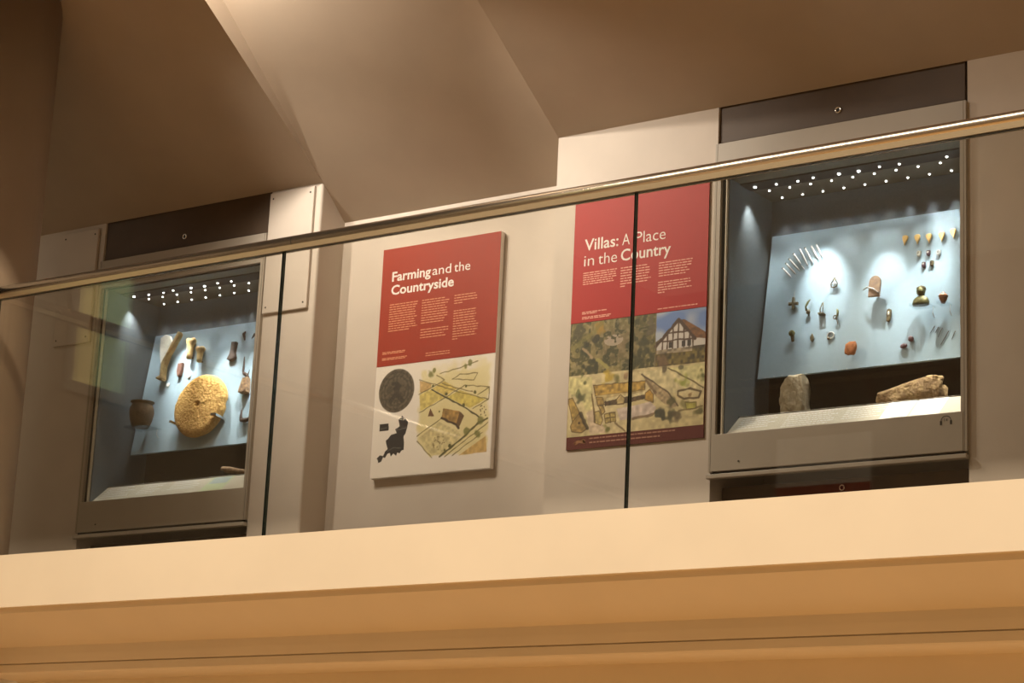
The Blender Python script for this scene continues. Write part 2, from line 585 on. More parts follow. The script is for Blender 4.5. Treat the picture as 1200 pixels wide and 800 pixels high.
def make_case(loc, label, left):
    t = empty('display_case', loc)
    tag(t, label, 'display case', 'wall display cases')
    obj('frame', boxes((0, OX0, -0.018, 0.0, 0.03, CH), (OX1, CW, -0.018, 0.0, 0.03, CH), (OX0, OX1, -0.018, 0.0, OZ1, CH)), FRAME, t)
    obj('frame_joint', boxes((0.009, 0.0105, -0.0186, -0.017, 0.03, CH), (CW - 0.0105, CW - 0.009, -0.0186, -0.017, 0.03, CH), (0.0105, CW - 0.0105, -0.0186, -0.017, OZ1 + 0.022, OZ1 + 0.0235)), DARKPANEL, t)
    lp = obj('lower_panel', bbox((OX0 - 0.012, OX1 + 0.010, -0.020, 0.0, 0.030, OZ0), 0.002), FRAME, t)
    bm = lathe([(0.0, 0.0), (0.004, 0.0), (0.004, 0.002)], 10, 'y')
    obj('screw', moved(bm, 0.142, -0.0225, 0.064), INK, lp)
    obj('shadow_gap', box(OX0 - 0.012, OX1 + 0.012, -0.012, 0.0, 0.018, 0.030), BLACK, t)
    obj('sill', bbox((-0.004, CW + 0.002, -0.03, 0.0, 0.0, 0.018), 0.003), FRAME, t)
    obj('door_seal', boxes((OX0, 0.046, 0.0, 0.008, OZ0, OZ1), (OX0, OX1, 0.0, 0.008, OZ1 - 0.006, OZ1)), BLACK, t)
    obj('edge_strip', boxes((0.046, 0.051, -0.004, 0.010, OZ0, OZ1 - 0.006)), RAILM, t)
    obj('glass_pane', box(0.046, OX1 - 0.002, 0.002, 0.008, OZ0, OZ1 - 0.006), CGLASS, t)
    # interior
    obj('side_panel', box(0.043, 0.055, 0.012, 0.38, 0.10, 1.30), LINER, t)
    obj('side_panel', box(1.0905, 1.103, 0.012, 0.38, 0.10, 1.30), LINER, t)
    obj('back_panel', box(0.055, 1.0905, 0.372, 0.384, 0.50, 1.30), LINER, t)
    obj('lower_back_panel', box(0.055, 1.0905, 0.372, 0.384, 0.26, 0.50), SHADELINER, t)  # split off so the board's shade sits in its colour
    obj('floor_panel', box(0.055, 1.0905, 0.12, 0.372, 0.265, 0.280), SHADELINER, t)
    cano = obj('canopy', box(0.055, 1.0905, 0.012, 0.372, 1.272, 1.30), CANOPY, t)
    obj('lighting_track', box(0.055, 1.0905, 0.095, 0.185, 1.266, 1.272), CANOPY2, cano)
    dm = fin(lathe([(0.0, 0.0), (0.0032, 0.0), (0.0050, 0.004)], 12))
    dm2 = fin(moved(lathe([(0.0, 0.0), (0.0055, 0.0), (0.007, 0.006)], 12), 0, 0, 0))
    for x, y in LEDS:
        o = link('light_bulb', dm, LEDM, cano)
        o.location = (x, y, 1.2685)
    for k, x in enumerate(FRONT):
        o = link('light_bulb', dm2 if k in (0, 4, 5) else dm, LEDM, cano)
        o.location = (x, 0.148 + 0.006 * ((k * 7) % 3 - 1), 1.2615)
    # sloping label rail
    lr = obj('label_rail', prism_x([(0.014, OZ0), (0.018, 0.188), (0.128, 0.283), (0.134, 0.283), (0.134, 0.20), (0.12, OZ0)], 0.060, 1.086), RAILM, t)
    return t, lr


def rail_print(lr, bm, name, m):
    """put a print drawn as (x along, y up the slope) on the sloping label rail"""
    a = Vector((0, 0.110, 0.095)).normalized()
    n = Vector((0, -0.095, 0.110)).normalized()
    for v in bm.verts:
        x, y, z = v.co
        v.co = Vector((x, 0.018, 0.188)) + a * y + n * (0.0008 + z)
    return obj(name, bm, m, lr)


caseR, railR = make_case((HL, W0, 3.32), 'wall display case of small finds on a pale blue board, beside the villas poster', False)
caseL, railL = make_case((HL + LX, W0, 3.28), 'wall display case holding the big round grindstone and bones', True)
SL = 0.145
def rail_text(lr, cols, seed):
    for c_, (x0, x1, lines) in enumerate(cols):
        rows = [(0.06 + x0, 0.06 + x1 - random.uniform(0, 0.06), SL - 0.025 - k * 0.017) for k in range(lines)]
        rail_print(lr, strips(rows, seed + c_, 0.006, 0, (0.008, 0.02), 0.004), 'label_text', CARDW)['kind'] = 'stuff'


def quad(x0, x1, y0, y1, z=0.0):
    bm = bmesh.new()
    bm.faces.new([bm.verts.new(p) for p in ((x0, y0, z), (x1, y0, z), (x1, y1, z), (x0, y1, z))])
    return bm


rail_text(railR, ((0.03, 0.20, 6), (0.24, 0.47, 7), (0.50, 0.70, 6)), 3)
rail_print(railR, quad(0.735, 0.85, 0.006, SL - 0.008), 'label_card', CARDW)
rail_print(railR, quad(0.862, 0.985, 0.006, SL - 0.008), 'label_card', CARDW)
rail_text(railL, ((0.03, 0.22, 6), (0.27, 0.42, 6), (0.47, 0.66, 5)), 15)
rail_print(railL, quad(0.77, 0.915, 0.006, SL - 0.006), 'label_card', CARDG)
rail_print(railL, quad(0.785, 0.90, 0.07, SL - 0.014, 0.0006), 'label_picture', CARDB)

# headphone sign with its number on the right case
hp = bmesh.new()
N = 14
for rr in (1,):
    A = [math.pi * k / N for k in range(N + 1)]
    o_ = [hp.verts.new((0.0215 * math.cos(a), 0, 0.020 * math.sin(a))) for a in A]
    i_ = [hp.verts.new((0.0190 * math.cos(a), 0, 0.0175 * math.sin(a))) for a in A]
    for k in range(N):
        hp.faces.new((o_[k], o_[k + 1], i_[k + 1], i_[k]))
for s in (-1, 1):
    x = s * 0.0205
    hp.faces.new([hp.verts.new(p) for p in ((x - 0.004, 0, 0.001), (x + 0.004, 0, 0.001), (x + 0.004, 0, -0.015), (x - 0.004, 0, -0.015))])
moved(hp, -3.510 - HL, -0.0215, 3.470 - 3.32)
lpR = [c for c in caseR.children if c.name.startswith('lower_panel')][0]
obj('headphone_symbol', hp, INK, lpR)


# ------------------------------------------------------------------ text
def text_mesh(body, bold=0.0):
    cu_ = bpy.data.curves.new('txt', 'FONT')
    cu_.body = body
    cu_.offset = bold
    cu_.resolution_u = 3
    o = bpy.data.objects.new('txt', cu_)
    COL.objects.link(o)
    bpy.context.view_layer.update()
    me = bpy.data.meshes.new_from_object(o.evaluated_get(bpy.context.evaluated_depsgraph_get()))
    bpy.data.objects.remove(o)
    return me


def text(name, body, x0, x1, z, cap, y, m, parent, bold=0.0, ref='H'):
    """fit a line of lettering between x0 and x1 with its base line at z"""
    me = text_mesh(body, bold)
    xs = [v.co.x for v in me.vertices]
    a, b = min(xs), max(xs)
    capu = 0.69
    for v in me.vertices:
        v.co = Vector((x0 + (v.co.x - a) / (b - a) * (x1 - x0), y, z + v.co.y / capu * cap))
    me.materials.clear()
    return link(name, me, m, parent)


# number beside the headphone sign
text('headphone_number', '14', -3.517 - HL, -3.503 - HL, 3.470 - 3.32 - 0.002, 0.011, -0.0215, INK, lpR)


# ------------------------------------------------------------------ print raster
class Raster:
    def __init__(s, nu, nv, u0, u1, v0, v1, asp, base):
        s.u = np.linspace(u0, u1, nu)[None, :].repeat(nv, 0)
        s.v = np.linspace(v0, v1, nv)[:, None].repeat(nu, 1)
        s.a = asp                                   # height / width
        s.c = np.zeros((nv, nu, 3)) + np.array(base, float)
        s.rng = np.random.RandomState(4)

    def noise(s, f, seed=0):
        r = np.random.RandomState(seed)
        g = r.rand(64, 64)
        x = (s.u * f) % 63
        y = (s.v * s.a * f) % 63
        xi = x.astype(int)
        yi = y.astype(int)
        fx = x - xi
        fy = y - yi
        fx = fx * fx * (3 - 2 * fx)
        fy = fy * fy * (3 - 2 * fy)
        x2 = (xi + 1) % 64
        y2 = (yi + 1) % 64
        return (g[yi, xi] * (1 - fx) + g[yi, x2] * fx) * (1 - fy) + (g[y2, xi] * (1 - fx) + g[y2, x2] * fx) * fy

    def mixin(s, mask, col, k=1.0):
        m = (np.clip(mask, 0, 1) * k)[..., None]
        s.c = s.c * (1 - m) + np.array(col, float) * m

    def inpoly(s, pts):
        r = np.zeros(s.u.shape, bool)
        n = len(pts)
        for i in range(n):
            x1, y1 = pts[i]
            x2, y2 = pts[(i + 1) % n]
            if y1 == y2:
                continue
            c_ = ((s.v < y1) != (s.v < y2)) & (s.u < (x2 - x1) * (s.v - y1) / (y2 - y1) + x1)
            r ^= c_
        return r

    def poly(s, pts, col, k=1.0, tex=0.0, edge=None, ew=0.003):
        m = s.inpoly(pts).astype(float)
        s.mixin(m, col, k)
        if tex:
            s.c *= 1 - (m * tex * (s.noise(60, 5) - 0.5))[..., None]
        if edge is not None:
            s.line(list(pts) + [pts[0]], edge, ew, 0.8)

    def dist(s, p, q):
        ax, ay = p[0], p[1] * s.a
        bx, by = q[0], q[1] * s.a
        dx, dy = bx - ax, by - ay
        L = dx * dx + dy * dy + 1e-12
        t = np.clip(((s.u - ax) * dx + (s.v * s.a - ay) * dy) / L, 0, 1)
        return np.hypot(s.u - ax - t * dx, s.v * s.a - ay - t * dy)

    def line(s, pts, col, wd=0.005, k=1.0, soft=0.5):
        d = np.full(s.u.shape, 9.0)
        pp = [pts[0]]
        for p, q in zip(pts, pts[1:]):
            n_ = max(1, int(math.hypot(q[0] - p[0], (q[1] - p[1]) * s.a) / 0.03))
            for k_ in range(1, n_ + 1):
                f_ = k_ / n_
                j_ = 0.0 if k_ == n_ else 0.0022
                pp.append((p[0] + (q[0] - p[0]) * f_ + s.rng.uniform(-j_, j_), p[1] + (q[1] - p[1]) * f_ + s.rng.uniform(-j_, j_)))
        for p, q in zip(pp, pp[1:]):
            d = np.minimum(d, s.dist(p, q))
        wv = wd * (0.7 + 0.7 * s.noise(40, 11))
        s.mixin(np.clip((wv - d) / (wd * soft) + 0.5, 0, 1), col, k)

    def dot(s, p, r, col, k=1.0, soft=0.4, rough=0.5):
        d = np.hypot(s.u - p[0], (s.v - p[1]) * s.a)
        rr = r * (1 + rough * (s.noise(38, 21) - 0.5) * 2)
        s.mixin(np.clip((rr - d) / (r * soft), 0, 1), col, k)

    def mesh(s, name, W, H, y, parent):
        nv, nu = s.u.shape
        co = np.zeros((nv * nu, 3), np.float32)
        co[:, 0] = (s.u * W).ravel()
        co[:, 1] = y
        co[:, 2] = (H - s.v * H).ravel()
        idx = np.arange(nv * nu).reshape(nv, nu)
        f = np.stack([idx[1:, :-1], idx[1:, 1:], idx[:-1, 1:], idx[:-1, :-1]], -1).reshape(-1, 4)
        me = bpy.data.meshes.new(name)
        me.from_pydata(co.tolist(), [], f.tolist())
        c_ = np.clip(s.c / 255.0, 0, 1)
        lin = np.where(c_ <= 0.04045, c_ / 12.92, ((c_ + 0.055) / 1.055) ** 2.4)
        rgba = np.ones((nv * nu, 4), np.float32)
        rgba[:, :3] = lin.reshape(-1, 3)
        at = me.color_attributes.new('print', 'FLOAT_COLOR', 'POINT')
        at.data.foreach_set('color', rgba.ravel())
        return link(name, me, PRINT, parent)


def text_rows(paras, seed, W, H, h):
    """paras: (u0, u1, v0, v1, lines, last line fraction)"""
    rnd = random.Random(seed)
    rows = []
    for u0, u1, v0, v1, n, last in paras:
        for k in range(n):
            v_ = v0 + (v1 - v0) * (k + 0.5) / n
            e = u0 + (u1 - u0) * (last if k == n - 1 else rnd.uniform(0.82, 1.0))
            rows.append((u0 * W, e * W, H - v_ * H))
    bm = strips(rows, seed, h, 0, (0.008, 0.030), 0.0035)
    for v in bm.verts:
        v.co = Vector((v.co.x, 0, v.co.y))
    return bm


def layer(W, H, u0, u1, v0, v1, y):
    return box(u0 * W, u1 * W, y, 0.0, H - v1 * H, H - v0 * H)


# ------------------------------------------------------------------ farming poster
FW, FH = 0.676, 1.089
pf = empty('poster', (-6.429, 7.85, 3.488))
tag(pf, 'poster board headed Farming and the Countryside, red above white', 'poster')
obj('backing_board', box(0, FW, 0.0, 0.028, 0, FH), WHITE_P, pf)
obj('red_panel', layer(FW, FH, 0, 1, 0, 0.519, -0.0012), RED_F, pf)
ty = -0.0018
text('title', 'Farming', 0.09 * FW, 0.424 * FW, FH * (1 - 0.147), 0.044, ty, TITLE, pf, 0.022)
text('title', 'and', 0.438 * FW, 0.596 * FW, FH * (1 - 0.1465), 0.044, ty, TITLE, pf, 0.0)
text('title', 'the', 0.622 * FW, 0.757 * FW, FH * (1 - 0.1465), 0.044, ty, TITLE, pf, 0.0)
text('title', 'Countryside', 0.089 * FW, 0.625 * FW, FH * (1 - 0.2065), 0.044, ty, TITLE, pf, 0.022)
PF = ([(0.083, 0.334, 0.248, 0.374, 12, 0.75), (0.363, 0.60, 0.248, 0.358, 10, 0.8), (0.363, 0.60, 0.376, 0.422, 4, 0.9),
                (0.637, 0.85, 0.247, 0.292, 4, 0.35), (0.637, 0.85, 0.314, 0.446, 12, 0.2),
                (0.044, 0.255, 0.458, 0.470, 2, 0.9), (0.044, 0.267, 0.484, 0.496, 2, 0.9), (0.419, 0.648, 0.482, 0.502, 2, 0.9)])
for k, p_ in enumerate(PF):
    obj('body_text', moved(text_rows([p_], k, FW, FH, 0.0042), 0, ty, 0), PINK_T, pf)['kind'] = 'stuff'

R = Raster(300, 250, 0.004, 0.996, 0.521, 0.998, FH / FW, (232, 224, 212))
# watercolour of fields
edge = np.minimum(np.minimum((R.u - 0.375) / 0.03, (0.978 - R.u) / 0.03), np.minimum((R.v - 0.535) / 0.05, (0.935 - R.v) / 0.012))
edge = np.clip(edge + (R.noise(24, 2) - 0.5) * 1.2, 0, 1)
cut = ~R.inpoly([(0.37, 0.845), (0.37, 0.95), (0.53, 0.95)])
R.mixin(edge * cut, (226, 214, 170))
R.mixin(edge * cut * R.noise(10, 3), (206, 190, 124), 0.5)
for pts, col in (([(0.619, 0.684), (0.723, 0.66), (0.937, 0.711), (0.815, 0.741)], (196, 176, 70)),
                 ([(0.491, 0.641), (0.59, 0.614), (0.701, 0.651), (0.608, 0.678)], (198, 172, 78)),
                 ([(0.386, 0.662), (0.476, 0.643), (0.598, 0.683), (0.399, 0.731)], (196, 176, 84)),
                 ([(0.74, 0.935), (0.953, 0.865), (0.969, 0.931)], (190, 150, 80)),
                 ([(0.38, 0.60), (0.48, 0.62), (0.48, 0.64), (0.39, 0.655)], (190, 150, 84)),
                 ([(0.40, 0.845), (0.56, 0.785), (0.72, 0.83), (0.76, 0.86), (0.58, 0.925), (0.52, 0.925)], (200, 186, 136))):
    R.poly(pts, col, 0.7, 0.25)
DK = (92, 82, 44)
for pts in ([(0.378, 0.596), (0.484, 0.619), (0.658, 0.654), (0.766, 0.677), (0.958, 0.712)], [(0.486, 0.644), (0.608, 0.684), (0.762, 0.733), (0.892, 0.783)],
            [(0.394, 0.737), (0.608, 0.684), (0.763, 0.641), (0.963, 0.661)], [(0.38, 0.659), (0.485, 0.635), (0.59, 0.609), (0.523, 0.586)],
            [(0.654, 0.61), (0.716, 0.592), (0.863, 0.596), (0.835, 0.624), (0.654, 0.61)], [(0.57, 0.621), (0.701, 0.651), (0.829, 0.672)],
            [(0.836, 0.745), (0.963, 0.712), (0.963, 0.661), (0.872, 0.688)], [(0.384, 0.837), (0.575, 0.774)], [(0.387, 0.859), (0.519, 0.935)],
            [(0.625, 0.935), (0.967, 0.808)], [(0.688, 0.933), (0.925, 0.849)], [(0.55, 0.58), (0.72, 0.565), (0.86, 0.545)]):
    R.line(pts, DK, 0.0036, 0.65)
R.line([(0.582, 0.933), (0.765, 0.864), (0.894, 0.805), (0.96, 0.792)], (70, 66, 30), 0.007, 0.85)
R.line([(0.486, 0.644), (0.608, 0.684), (0.762, 0.733), (0.892, 0.783)], (62, 58, 28), 0.005, 0.85)
R.poly([(0.592, 0.729), (0.732, 0.75), (0.706, 0.805), (0.581, 0.771)], (158, 124, 66), 1, 0.5)
R.poly([(0.732, 0.75), (0.771, 0.771), (0.729, 0.82), (0.706, 0.805)], (96, 70, 36), 1)
R.line([(0.581, 0.771), (0.706, 0.805), (0.729, 0.82)], (60, 44, 24), 0.008)
R.poly([(0.484, 0.723), (0.521, 0.76), (0.467, 0.757)], (104, 70, 40), 1)
for p in ((0.496, 0.631), (0.612, 0.67), (0.761, 0.725), (0.85, 0.676), (0.622, 0.908), (0.662, 0.889), (0.774, 0.647), (0.56, 0.742)):
    R.dot(p, 0.012, (72, 72, 30), 0.9)
for p, q in (((0.804, 0.837), 0.030), ((0.889, 0.852), 0.032), ((0.904, 0.797), 0.028), ((0.47, 0.575), 0.028), ((0.80, 0.552), 0.026), ((0.50, 0.565), 0.02), ((0.76, 0.557), 0.02)):
    R.dot(p, q, (108, 108, 52), 0.8)
rs = np.random.RandomState(2)
for k in range(26):
    R.dot((0.51 + rs.rand() * 0.11, 0.845 + rs.rand() * 0.06), 0.006, (110, 96, 60), 0.8, rough=0.1)
for k in range(12):
    R.dot((0.885 + rs.rand() * 0.06, 0.735 + rs.rand() * 0.045), 0.006, (80, 70, 40), 0.8, rough=0.1)
# round relief medallion, map and key box
cu0, cv0 = 0.186, 0.631
d = np.hypot(R.u - cu0, (R.v - cv0) * R.a)
m = np.clip((0.154 - d) / 0.006, 0, 1)
R.mixin(m, (74, 66, 52))
R.mixin(m * (0.5 + 0.5 * np.sin(d * 230)) * (d > 0.085), (112, 102, 84), 0.65)
R.mixin(m * (d < 0.085), (98, 88, 70), 0.6)
R.mixin(m * (R.noise(70, 9) > 0.55), (58, 51, 40), 0.6)
R.dot((0.186, 0.618), 0.030, (46, 40, 32), 0.9)
R.dot((0.186, 0.640), 0.022, (60, 52, 42), 0.9)
R.line([(0.14, 0.672), (0.17, 0.652), (0.205, 0.652), (0.235, 0.674)], (52, 46, 36), 0.016, 0.9)
R.line([(0.15, 0.60), (0.19, 0.60), (0.22, 0.612)], (50, 44, 34), 0.010, 0.9)
MAP = [(0.248, 0.741), (0.262, 0.751), (0.277, 0.755), (0.301, 0.77), (0.298, 0.794), (0.289, 0.81), (0.285, 0.821), (0.27, 0.831), (0.279, 0.864), (0.279, 0.891), (0.262, 0.889), (0.244, 0.903), (0.224, 0.898), (0.215, 0.912), (0.191, 0.9), (0.17, 0.912), (0.16, 0.897), (0.141, 0.899), (0.121, 0.916), (0.104, 0.913), (0.09, 0.931), (0.063, 0.935), (0.062, 0.925), (0.049, 0.915), (0.076, 0.903), (0.104, 0.907), (0.118, 0.889), (0.139, 0.879), (0.125, 0.856), (0.118, 0.842), (0.139, 0.835), (0.159, 0.82), (0.191, 0.816), (0.208, 0.814), (0.195, 0.797), (0.221, 0.79), (0.231, 0.785), (0.217, 0.757), (0.233, 0.752)]
R.poly(MAP, (38, 36, 36), 1)
R.line([(0.20, 0.80), (0.24, 0.80), (0.29, 0.795)], (112, 108, 104), 0.004, 0.7)
R.line([(0.14, 0.888), (0.19, 0.875), (0.25, 0.88)], (100, 98, 96), 0.003, 0.7)
R.poly([(0.057, 0.77), (0.136, 0.769), (0.138, 0.799), (0.059, 0.8)], (36, 33, 31), 1)
R.line([(0.07, 0.79), (0.12, 0.787)], (105, 100, 92), 0.004, 0.6)
R.mesh('printed_picture', FW, FH, -0.0008, pf)

# ------------------------------------------------------------------ villas poster
VW, VH = 0.6695, 1.0975
pv = empty('poster', (-5.246, 7.693, 3.497))
tag(pv, 'poster board headed Villas: A Place in the Country, red above pictures', 'poster')
obj('backing_board', box(0, VW, 0.0, 0.007, 0, VH), MAROON, pv)
obj('red_panel', layer(VW, VH, 0, 1, 0, 0.499, -0.0012), RED_V, pv)
text('title', 'Villas:', 0.084 * VW, 0.340 * VW, VH * (1 - 0.2085), 0.050, ty, TITLE, pv, 0.012)
text('title', 'A', 0.369 * VW, 0.426 * VW, VH * (1 - 0.2095), 0.050, ty, TITLE, pv, -0.006)
text('title', 'Place', 0.470 * VW, 0.691 * VW, VH * (1 - 0.2095), 0.050, ty, TITLE, pv, -0.006)
text('title', 'in', 0.084 * VW, 0.160 * VW, VH * (1 - 0.2725), 0.050, ty, TITLE, pv, -0.006)
text('title', 'the', 0.193 * VW, 0.334 * VW, VH * (1 - 0.2725), 0.050, ty, TITLE, pv, -0.006)
text('title', 'Country', 0.363 * VW, 0.732 * VW, VH * (1 - 0.272), 0.050, ty, TITLE, pv, 0.012)
PV = ([(0.081, 0.341, 0.298, 0.352, 6, 0.9), (0.365, 0.60, 0.298, 0.372, 7, 0.85), (0.365, 0.60, 0.372, 0.382, 1, 0.15),
                (0.648, 0.896, 0.300, 0.362, 6, 0.8), (0.646, 0.89, 0.377, 0.428, 5, 0.2),
                (0.083, 0.304, 0.458, 0.470, 2, 0.5), (0.085, 0.313, 0.478, 0.490, 2, 0.9), (0.649, 0.936, 0.482, 0.492, 1, 1.0)])
for k, p_ in enumerate(PV):
    obj('body_text', moved(text_rows([p_], k + 20, VW, VH, 0.0045), 0, ty, 0), PINK_V, pv)['kind'] = 'stuff'

R = Raster(300, 240, 0.002, 0.998, 0.501, 0.951, VH / VW, (190, 176, 130))
# photograph from the air
a = (R.u < 0.640) & (R.v < 0.7095)
n1, n2, n3 = R.noise(14, 1), R.noise(34, 2), R.noise(70, 3)
base = np.stack([80 + 70 * n1 + 40 * (n3 - .5), 78 + 58 * n1 + 36 * (n3 - .5), 40 + 46 * n1 + 26 * (n3 - .5)], -1)
R.c = np.where(a[..., None], base, R.c)
R.mixin(a * (n2 > 0.60), (58, 60, 30), 0.75)
R.mixin(a * (n3 > 0.72), (150, 136, 104), 0.5)
dd = np.hypot((R.u - 0.36) / 0.22, (R.v - 0.60) / 0.085)
R.mixin(a * np.clip(1.1 - dd, 0, 1) * (n2 < 0.55), (138, 118, 88), 0.8)
R.mixin(a * (np.hypot((R.u - 0.33) / 0.07, (R.v - 0.585) / 0.022) < 1) * (n3 > 0.35), (176, 160, 140), 0.9)
for p, r_, col in (((0.22, 0.535), 0.045, (158, 124, 44)), ((0.10, 0.625), 0.034, (38, 46, 24)), ((0.06, 0.535), 0.06, (70, 66, 40)), ((0.20, 0.57), 0.03, (44, 44, 26)), ((0.135, 0.59), 0.022, (40, 42, 24)), ((0.57, 0.63), 0.07, (56, 58, 32)), ((0.60, 0.55), 0.05, (96, 88, 66)), ((0.16, 0.685), 0.06, (50, 52, 28)), ((0.50, 0.69), 0.06, (60, 60, 32))):
    R.dot(p, r_, col, 0.85 * 1.0, 0.5, 0.8)
R.line([(0.10, 0.605), (0.15, 0.63), (0.17, 0.645)], (168, 146, 112), 0.009, 0.9)
R.line([(0.21, 0.655), (0.29, 0.69)], (158, 150, 84), 0.009, 0.9)
R.line([(0.02, 0.60), (0.16, 0.55), (0.24, 0.51)], (124, 116, 60), 0.014, 0.6)
# photograph of the timber-framed house
h = (R.u >= 0.640) & (R.v < 0.7135)
R.mixin(h, (104, 134, 190))
R.mixin(h * np.clip((R.noise(9, 7) - 0.42) * 4, 0, 1), (182, 190, 200), 0.9)
R.poly([(0.64, 0.615), (0.68, 0.60), (0.92, 0.64), (0.999, 0.63), (0.999, 0.7135), (0.64, 0.7135)], (92, 78, 50), 1, 0.8)
R.poly([(0.64, 0.66), (0.999, 0.655), (0.999, 0.7135), (0.64, 0.7135)], (100, 88, 44), 1, 0.9)
R.dot((0.69, 0.69), 0.05, (118, 92, 66), 0.8)
R.poly([(0.803, 0.536), (0.845, 0.538), (0.999, 0.597), (0.999, 0.622), (0.92, 0.616)], (112, 76, 42), 1, 0.5)
R.poly([(0.651, 0.627), (0.801, 0.544), (0.913, 0.613), (0.999, 0.622), (0.999, 0.645), (0.907, 0.646), (0.651, 0.646)], (204, 198, 190), 1)
BW = (70, 48, 32)
R.line([(0.642, 0.632), (0.803, 0.537), (0.925, 0.617)], BW, 0.010, 1)
for xx in (0.69, 0.725, 0.765, 0.803, 0.845, 0.885, 0.91):
    zt = 0.540 + abs(xx - 0.803) * 0.60
    R.line([(xx, zt), (xx, 0.645)], BW, 0.005, 0.9)
for vv in (0.585, 0.615):
    R.line([(0.803 - (vv - 0.54) * 1.55, vv), (0.803 + (vv - 0.54) * 1.5, vv)], BW, 0.005, 0.9)
for xx in (0.735, 0.83, 0.87):
    R.poly([(xx, 0.62), (xx + 0.025, 0.62), (xx + 0.025, 0.643), (xx, 0.643)], (52, 44, 38), 1)
R.poly([(0.65, 0.646), (0.907, 0.646), (0.907, 0.664), (0.65, 0.662)], (150, 136, 112), 1, 0.7)
R.line([(0.64, 0.5), (0.64, 0.71)], (120, 110, 80), 0.003, 0.8)
# drawing of the villa
dr = R.v > 0.7115
R.mixin(dr * np.clip((R.noise(8, 12) - 0.35) * 2, 0, 1), (206, 190, 146), 0.8)
OL_ = (92, 74, 42)
R.poly([(0.004, 0.714), (0.179, 0.72), (0.188, 0.849), (0.143, 0.851), (0.103, 0.811), (0.004, 0.77)], (196, 188, 132), 0.9, 0.2)
R.poly([(0.52, 0.722), (0.739, 0.721), (0.983, 0.792), (0.984, 0.824), (0.822, 0.822), (0.735, 0.814)], (206, 194, 150), 0.9, 0.2)
R.poly([(0.739, 0.721), (0.999, 0.716), (0.999, 0.80)], (200, 194, 140), 0.9, 0.2)
R.poly([(0.144, 0.861), (0.197, 0.85), (0.274, 0.915), (0.30, 0.945), (0.177, 0.948)], (196, 176, 150), 0.9, 0.2)
R.poly([(0.19, 0.754), (0.455, 0.758), (0.575, 0.76), (0.573, 0.795), (0.458, 0.798), (0.207, 0.798)], (168, 138, 66), 1, 0.5, OL_)
R.poly([(0.212, 0.798), (0.458, 0.798), (0.573, 0.795), (0.578, 0.815), (0.461, 0.822), (0.282, 0.826)], (176, 158, 110), 1, 0.3)
R.poly([(0.276, 0.822), (0.459, 0.812), (0.573, 0.806), (0.575, 0.83), (0.461, 0.838), (0.282, 0.842)], (88, 70, 44), 1, 0.6)
R.poly([(0.29, 0.812), (0.455, 0.803), (0.458, 0.812), (0.29, 0.824)], (204, 190, 146), 1, 0.2)
R.poly([(0.48, 0.806), (0.572, 0.800), (0.572, 0.812), (0.48, 0.818)], (204, 190, 146), 1, 0.2)
R.poly([(0.366, 0.820), (0.396, 0.803), (0.428, 0.820), (0.421, 0.840), (0.371, 0.840)], (180, 160, 110), 1, 0.3, OL_, 0.003)
R.poly([(0.578, 0.807), (0.608, 0.795), (0.635, 0.815), (0.637, 0.848), (0.575, 0.833)], (176, 140, 62), 1, 0.4, OL_)
R.poly([(0.212, 0.803), (0.262, 0.806), (0.277, 0.835), (0.228, 0.837)], (160, 134, 76), 1, 0.4, OL_, 0.003)
R.poly([(0.232, 0.837), (0.269, 0.839), (0.284, 0.864), (0.262, 0.874)], (170, 146, 86), 1, 0.4, OL_, 0.003)
R.poly([(0.484, 0.852), (0.615, 0.843), (0.66, 0.868), (0.635, 0.893), (0.496, 0.899), (0.398, 0.904), (0.368, 0.857)], (196, 180, 166), 1, 0.15)
R.line([(0.49, 0.903), (0.635, 0.893), (0.66, 0.885)], (120, 100, 74), 0.008, 0.9)
R.poly([(0.28, 0.873), (0.36, 0.87), (0.367, 0.906), (0.291, 0.909)], (166, 148, 88), 1, 0.4, OL_, 0.003)
R.line([(0.32, 0.872), (0.33, 0.908)], OL_, 0.003)
R.line([(0.285, 0.89), (0.363, 0.888)], OL_, 0.003)
R.poly([(0.20, 0.862), (0.24, 0.858), (0.27, 0.895), (0.255, 0.915), (0.215, 0.905)], (178, 160, 100), 1, 0.4, OL_, 0.003)
R.poly([(0.002, 0.8), (0.034, 0.795), (0.093, 0.858), (0.041, 0.891)], (166, 140, 74), 1, 0.4, OL_, 0.0035)
R.poly([(0.041, 0.891), (0.093, 0.858), (0.153, 0.923), (0.113, 0.937), (0.039, 0.929), (0.028, 0.907)], (150, 124, 70), 1, 0.4, OL_, 0.0035)
R.line([(0.10, 0.86), (0.155, 0.92)], (50, 42, 24), 0.012, 0.8)
R.dot((0.092, 0.898), 0.010, (60, 46, 28), 1, rough=0.1)
R.poly([(0.547, 0.733), (0.744, 0.815), (0.816, 0.87), (0.773, 0.877), (0.70, 0.85), (0.648, 0.819)], (160, 138, 106), 0.7, 0.4)
R.line([(0.547, 0.733), (0.66, 0.78), (0.744, 0.815), (0.816, 0.87)], (80, 66, 48), 0.005, 0.85)
R.line([(0.58, 0.76), (0.648, 0.81)], (96, 76, 52), 0.009, 0.6)
R.line([(0.739, 0.721), (0.90, 0.775), (0.99, 0.81)], (96, 86, 50), 0.005, 0.9)
